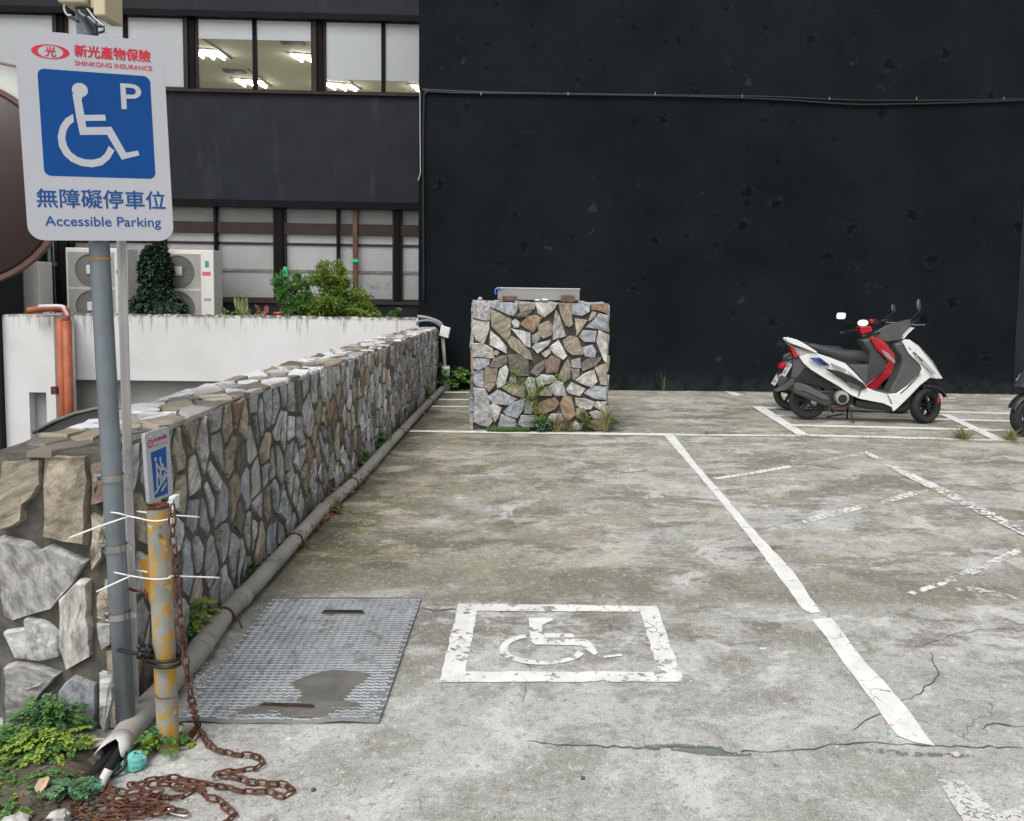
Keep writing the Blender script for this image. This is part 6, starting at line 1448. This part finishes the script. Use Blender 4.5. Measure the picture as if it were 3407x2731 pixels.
    SIDE = [(370, 455), (450, 425), (560, 415), (700, 462), (870, 525), (985, 640), (1080, 745), (1110, 795), (1200, 832), (1330, 866), (1440, 858), (1560, 772), (1690, 655), (1720, 590), (1690, 530), (1570, 415), (1500, 290), (1540, 262), (1640, 335), (1790, 510), (1932, 685), (1922, 706), (1820, 690), (1700, 770), (1570, 900), (1480, 990), (1400, 1060), (1385, 1010), (1290, 968), (1040, 920), (940, 880), (800, 780), (660, 700), (500, 600), (420, 530)]
    lx = -85 if pal.get('low') else 0
    SH_ = lambda L: [(x+lx, y) for x, y in L]
    SR = SIDE[:9]+SIDE[25:]; SF = SH_(SIDE[8:26])
    if pal.get('low'): SR = [(600, 470)]+SIDE[4:9]+SIDE[25:30]+[(600, 640)]
    for nm_, SD, cm_ in (('side_panel', SR, pal.get('rear', pal['body'])), ('leg_shield_panel', SF, pal['body'])):
      for s_ in (-1, 1):
        q = [S(x, y, -.15) for x, y in SD]; n = len(q)
        def yy(x, s_=s_):
            t0 = min(1, max(0, (x+.1)/.5)); w0 = .10+.055*t0; t1 = max(0, (x-1.05)/.40); return s_*(w0-.10*min(1, t1)**1.4)
        A_ = [(p.x, yy(p.x), p.z) for p in q]; B_ = [(p.x, yy(p.x)-s_*.045*(1 if p.x < 1.35 else .3), p.z) for p in q]
        m = M().add(A_+B_, [list(range(n)), [n+i for i in range(n)][::-1]]+[[i, (i+1) % n, n+(i+1) % n, n+i] for i in range(n)])
        bl(m, nm_, cm_, bevel=.006)
    pan([(640, 580), (800, 610), (930, 660), (1068, 742), (1110, 800), (1035, 815), (880, 742), (700, 622)], -.166, -.150, 'side_trim', 'sc_black', bev=.003, off=-.155)
    pan([(885, 722), (1040, 790), (1030, 826), (930, 790), (890, 750)], -.172, -.150, 'footpeg', 'sc_plastic', bev=.003, off=-.155)
    pan([(470, 465), (590, 462), (700, 545), (640, 552), (590, 545)], -.154, -.13, 'side_sticker', pal['sticker'], bev=.001, off=-.15)
    pan([(545, 480), (600, 480), (695, 548), (640, 548)], -.157, -.13, 'side_sticker', 'sc_black', bev=.001, off=-.15)
    if not pal.get('low'):
        for dc_ in ([(715, 520), (870, 588), (885, 604), (720, 536)], [(730, 545), (860, 604), (868, 616), (735, 558)], [(905, 612), (1010, 700), (1000, 700), (900, 622)]): pan(dc_, -.155, -.13, 'side_sticker', 'sc_silver', bev=0, off=-.15)
        for dc_ in ([(1620, 395), (1660, 430), (1650, 440), (1612, 405)], [(1668, 440), (1722, 500), (1712, 508), (1660, 450)]): pan(dc_, -.156, -.13, 'front_sticker', 'sc_black', bev=0, off=-.14)
    # front nose between the side panels
    NL = [(1500, 290), (1545, 258), (1645, 330), (1795, 508), (1936, 688), (1900, 690), (1720, 590), (1600, 450)]
    q = [S(x, y, -.02) for x, y in SH_(NL)]; bl(M().hull([(p.x-.01, s_*max(.03, .15-.22*max(0, p.x-1.08)), p.z) for p in q for s_ in (-1, 1)]+[(S(1640+lx, 330).x+.045, 0, S(1640+lx, 330).z), (S(1800+lx, 505).x+.04, 0, S(1800+lx, 505).z)]), 'front_cover', pal['body'], bevel=.02, seg=3)
    if not pal.get('low'): pan([(1515, 310), (1560, 330), (1600, 380), (1545, 368)], -.153, -.12, 'front_sticker', pal['sticker'], bev=.001, off=-.14)
    for gl in ([(1330, 872), (1340, 870), (1388, 975), (1378, 978)], [(1036, 812), (1046, 814), (1018, 892), (1008, 890)], [(1700, 640), (1712, 630), (1575, 780), (1480, 865), (1474, 858), (1560, 775)]): pan(SH_(gl), -.1565, -.148, 'panel_gap', 'sc_black', bev=0, off=-.152)
    pan(SH_([(1600, 400), (1720, 470), (1880, 650), (1840, 640), (1700, 520), (1640, 470)]), -.153, -.12, 'indicator', 'sc_silver', bev=.002, off=-.14)
    pan(SH_([(1395, 305), (1500, 290), (1590, 420), (1718, 590), (1700, 650), (1560, 770), (1440, 862), (1330, 868), (1360, 800), (1440, 640), (1480, 520), (1470, 440), (1410, 370)]), -.13, .13, 'leg_shield', 'sc_plastic', bev=.03, seg=3, off=-.08)
    pan([(1080, 790), (1200, 830), (1440, 858), (1400, 1000), (1290, 965), (1040, 915), (960, 870)], -.135, .135, 'floorboard', 'sc_plastic', bev=.01)
    pan([(985, 930), (1200, 950), (1370, 985), (1412, 1055), (1200, 1040), (985, 1012)], -.12, .12, 'belly_pan', 'sc_black', bev=.02)
    pan([(880, 530), (1110, 535), (1125, 600), (1095, 790), (1060, 730), (985, 640)], -.12, .12, 'seat_base', 'sc_plastic', bev=.02, off=-.08)
    pan([(560, 420), (1100, 535), (1080, 740), (870, 720), (600, 580)], -.11, .11, 'inner_body', 'sc_black', bev=.01)
    # seat: lofted cushion
    prof = [(430, 300, 340, .07), (500, 296, 385, .095), (600, 318, 430, .11), (700, 340, 470, .125), (800, 362, 500, .135), (900, 372, 522, .135), (1000, 370, 530, .12), (1070, 385, 530, .10), (1118, 440, 528, .075), (1132, 490, 522, .05)]
    m = M(); nn2 = 10
    for (x, zt_, zb_, hw) in prof:
        a, b = S(x, zt_), S(x, zb_)
        for j in range(nn2):
            an = math.pi*2*j/nn2; cy, sz = math.cos(an), math.sin(an); cy = math.copysign(abs(cy)**.6, cy); sz = math.copysign(abs(sz)**.7, sz)
            m.v.append(Vector((a.x, hw*cy, (a.z+b.z)/2+(a.z-b.z)/2*sz)))
    for i in range(len(prof)-1):
        for j in range(nn2): m.f.append([i*nn2+j, i*nn2+(j+1) % nn2, (i+1)*nn2+(j+1) % nn2, (i+1)*nn2+j])
    m.f.append(list(range(nn2))); m.f.append([(len(prof)-1)*nn2+j for j in range(nn2)][::-1]); bl(m, 'seat', 'sc_seat', smooth=True, subd=1)
    # exhaust, engine, stand
    a, b = S(330, 800, -.12), S(660, 955, -.12); dd = (b-a).normalized()
    bl(M().tube([a-dd*.03, a, a+dd*.06, a.lerp(b, .5), b, b+dd*.05], [.04, .058, .062, .058, .045, .02], 16), 'exhaust', 'sc_muffler', smooth=True)
    pan([(300, 748), (350, 738), (450, 765), (680, 890), (700, 930), (620, 925), (420, 830), (330, 830)], -.20, -.175, 'heat_shield', 'sc_muffler', bev=.006, off=-.185)
    c = S(835, 905, -.12); e1_ = bl(M().lathe((c.x, -.06, c.z), (0, -1, 0), [(0, .085), (.06, .085), (.085, .07), (.088, .04), (.07, .035), (.07, 0)], 24), 'engine_cover', 'sc_alu', smooth=False)
    bl(M().lathe((c.x, -.06, c.z-.01), (0, -1, 0), [(.08, .055), (.092, .05), (.092, .0)], 20), 'fan_cover', 'sc_black', e1_)
    pan([(560, 830), (760, 820), (960, 850), (980, 960), (900, 1000), (700, 1000), (620, 950)], -.07, .12, 'engine', 'sc_black', bev=.02)
    pipe_ = [S(640, 990, -.11), S(760, 1005, -.10), S(900, 990, -.08), S(960, 960, -.05)]; bl(M().tube(catmull([tuple(p) for p in pipe_], 4), .014, 8), 'exhaust_pipe', 'rust', smooth=True)
    for s_ in (-1, 1):
        a, b = S(900, 980, s_*.07), S(965, 1180, -.15); b.y = s_*.15; b.z = .005; bl(M().tube([a, a.lerp(b, .6), b], .011, 6), 'stand', 'sc_black')
    a, b = S(860, 1080, .05), S(660, 1122, .1); b.z = max(b.z, .02); bl(M().tube([a, b], .009, 6), 'side_stand', 'sc_black')
    # front fork and mudguard
    st = pal.get('steer', -.12); 
    for s_ in (-1, 1): bl(M().tube([(fx-.12, s_*.055, .62), (fx-.035, s_*.062, .40), (fx+.0, s_*.066, R_)], .017, 8), 'fork', 'sc_black', smooth=True)
    arc = [(fx+math.cos(math.radians(a))*(R_+.03), R_+math.sin(math.radians(a))*(R_+.03)) for a in range(20, 151, 10)]
    m = M(); 
    for (x, z) in arc: m.v += [Vector((x, -.06, z-.02)), Vector((x, -.045, z+.01)), Vector((x, .045, z+.01)), Vector((x, .06, z-.02))]
    for i in range(len(arc)-1):
        for j in range(3): m.f.append([i*4+j, i*4+j+1, (i+1)*4+j+1, (i+1)*4+j])
    bl(m, 'front_mudguard', pal.get('guard', 'sc_black'), smooth=True)
    bl(M().box((fx+.11, -.075, R_+.03), (fx+.125, -.066, R_+.11)), 'reflector', 'sc_lens')
    # handlebar head
    if not pal.get('low'):
        H1 = [S(x, y, -.11) for x, y in ((1115, 212), (1200, 185), (1265, 160), (1330, 285), (1270, 245))]; H2 = [S(x, y, .09) for x, y in ((1590, 45), (1600, 125), (1500, 240), (1420, 290))]; H3 = [S(x, y, 0) for x, y in ((1400, 82), (1480, 60), (1400, 308), (1490, 262))]
        bl(M().hull([tuple(p) for p in H1+H2+H3]), 'handlebar_cover', 'sc_plastic' if pal['body'] != 'sc_red' else 'sc_plastic', bevel=.012, seg=2)
        bl(M().hull([tuple(S(x, y, o_)) for x, y, o_ in ((1190, 178, -.1), (1320, 110, -.05), (1590, 38, .1), (1420, 72, .1), (1570, 52, .1), (1280, 140, 0))]+[tuple(S(1400, 110, 0)-Vector((0, 0, .0)))]), 'dash', 'sc_grey', bevel=.006)
        for zx, zy in ((1345, 155), (1363, 205)):
            p = S(zx, zy, -.03); bl(M().obox(p+Vector((-.045, -.02, 0)), (.006, .014, 0), (.002, -.001, .0), (0, 0, .007)), 'label_plate', 'sc_alu')
        hl = [S(x, y, .02) for x, y in ((1610, 128), (1530, 205), (1488, 258), (1500, 215), (1590, 140))]; bl(M().add([(p.x, -.06, p.z) for p in hl]+[(p.x, .12, p.z) for p in hl], [[0, 1, 2, 3, 4], [9, 8, 7, 6, 5]]+[[i, (i+1) % 5, 5+(i+1) % 5, 5+i] for i in range(5)]), 'headlight_cover', pal['body'], bevel=.004)
    else:
        pan([(1290, 150), (1430, 146), (1448, 205), (1330, 248), (1310, 235)], -.085, .085, 'handlebar_cover', 'sc_red', bev=.012)
        pan([(1410, 70), (1450, 60), (1462, 100), (1425, 118)], -.05, .05, 'reservoir', 'sc_red', bev=.006)
        bl(M().tube([tuple(S(1360, 150, -.05)), tuple(S(1420, 100, .1)), tuple(S(1510, 90, .22))], .013, 8), 'handlebar', 'sc_black')
        pan([(1440, 70), (1500, 60), (1520, 130), (1450, 140)], .05, .15, 'switch_housing', 'sc_black', bev=.008)
    bl(M().tube([tuple(S(1125, 212, -.2)), tuple(S(1062, 232, -.33))], .019, 10), 'grip', 'sc_black', smooth=True); bl(M().tube([tuple(S(1560, 85, .18)), tuple(S(1672, 52, .33))], .019, 10), 'grip', 'sc_black', smooth=True)
    bl(M().tube([tuple(S(1250, 190, -.1)), tuple(S(1120, 213, -.21))], .013, 8), 'handlebar', 'sc_black'); bl(M().tube([tuple(S(1500, 100, .08)), tuple(S(1570, 82, .2))], .013, 8), 'handlebar', 'sc_black')
    bl(M().tube([tuple(S(1600, 95, .2)), tuple(S(1650, 102, .24)), tuple(S(1750, 100, .33))], .006, 6), 'brake_lever', 'sc_alu'); bl(M().tube([tuple(S(1200, 205, -.16)), tuple(S(1150, 232, -.22)), tuple(S(1095, 252, -.32))], .006, 6), 'brake_lever', 'sc_black')
    bl(M().tube(catmull([tuple(S(1610, 125, .15)), tuple(S(1530, 205, .1)), tuple(S(1490, 250, .05))], 4), .006, 6), 'brake_cable', 'sc_black')
    # ignition
    p = S(1470, 350, -.1); ig = bl(M().lathe((p.x-.03, -.07, p.z), (-.8, -.6, .2), [(0, .034), (.02, .034), (.024, .026), (.018, .02), (.018, 0)], 20), 'ignition', 'sc_black'); bl(M().lathe((p.x-.03, -.07, p.z), (-.8, -.6, .2), [(.020, .020), (.026, .018), (.026, 0)], 16), 'lock_ring', 'sc_alu', ig)
    # mirrors: faces towards the rider (backwards)
    def mirror(c, rx, rz, stalk, sq, par=root):
        c = Vector(c); n = 24; nv = Vector((-.5, -.8, .32) if c.y < 0 else (.80, -.60, .1)).normalized(); u = Vector((0, 0, 1)).cross(nv).normalized(); w_ = nv.cross(u)
        pw = .5 if sq else .9
        rg = lambda k, d: [c+nv*d+u*(math.copysign(abs(math.cos(2*math.pi*i/n))**pw, math.cos(2*math.pi*i/n))*rx*k)+w_*(math.copysign(abs(math.sin(2*math.pi*i/n))**pw, math.sin(2*math.pi*i/n))*rz*k) for i in range(n)]
        m = M().add(rg(1, 0)+rg(1.02, -.008)+rg(.7, -.03)+[c-nv*.036], [[a*n+i, a*n+(i+1) % n, (a+1)*n+(i+1) % n, (a+1)*n+i] for a in range(2) for i in range(n)]+[[2*n+i, 2*n+(i+1) % n, 3*n] for i in range(n)])
        mo = bl(m, 'mirror', 'sc_black' if c.y < 0 else 'sc_grey', smooth=True); bl(M().add(rg(.95, .0005), [list(range(n))]), 'mirror_face', 'mirror_glass' if c.y < 0 else 'sc_plastic', mo)
        bl(M().tube(catmull([tuple(Vector(s_)) for s_ in stalk], 4), .0065, 6), 'mirror_stalk', 'sc_black', smooth=True)
    if ymir == 'oval':
        c = S(1065, 80, -.30); mirror(c, .062, .040, [c+Vector((.03, .015, -.02)), S(1150, 108, -.22), S(1215, 150, -.15)], False)
        c = S(1765, -40+0, .36); c = S(3.317*(2700+1725/4.791-2550), 3.317*(950+305/4.791-1050), .36); mirror(c, .034, .068, [c+Vector((.02, 0, -.05)), S(1625, 10, .22), S(1590, 45, .17)], False)
    else:
        c = Vector(S(1065, 80, -.30))+Vector((-.0, 0, .06)); mirror(c, .058, .043, [c+Vector((.05, .02, -.06)), c+Vector((.14, .05, -.09)), S(1215, 150, -.15)], True)
        c = S(1700, -75, .34); mirror(c, .05, .045, [c+Vector((.03, 0, -.03)), S(1650, 10, .25), S(1590, 50, .17)], True)
    # plate
    pc_ = S(275, 598, -.0) if not pal.get('low') else S(335, 775, 0); pn = Vector((-.93, 0, .12)).normalized(); pd = Vector((.52, 0, 1)).normalized(); 
    pu = Vector((0, -1, 0)); pnv = pu.cross(pd); hu, hv = .085, .06
    base = pc_+Vector((-.055, 0, .0))
    pl = bl(M().obox(base, pu*.12, pd*.082, pnv*.002), 'licence_plate', 'zip_tie', bevel=.001)
    sg_ = -1 if pnv.x > 0 else 1
    for row, txt in enumerate(plate_txt):
        vs, fs = text_mesh(txt, .02); x0, x1 = min(v.x for v in vs), max(v.x for v in vs); y0, y1 = min(v.y for v in vs), max(v.y for v in vs)
        hh = .050; cz = .040-row*.072; m = M().add([base+pu*(((v.x-x0)/(x1-x0)-.5)*.17)+pd*(cz+((v.y-y0)/(y1-y0)-.5)*hh)+pnv*sg_*.0035 for v in vs], fs); bl(m, 'plate_number', 'sc_black', pl)
    return root
W_ = dict(body='sc_white', tail='sc_silver', sticker='sc_blue', steer=.52)
scooter(FW, 'white scooter with blue stickers and black seat parked nearest in the bay', W_, ('M7', '507'))
rr = G(2590, 1372); fr2 = frame(3.29, 9.86, math.radians(-6))
scooter(fr2, 'red scooter with grey tail parked right behind the white scooter', dict(body='sc_red', tail='sc_grey', rear='sc_plastic', low=True, sticker='sc_silver', steer=.2), ('77', '587'), 'square')
dc = G(3398, 1452); fr3 = frame(dc.x+WB*math.cos(math.radians(10))+.05, dc.y+WB*math.sin(math.radians(10)), math.radians(190))
scooter(fr3, 'dark grey scooter cut off by the right photo edge, facing left', dict(body='sc_dark', tail='sc_dark', sticker='sc_grey', steer=.0), ('',)[:0])
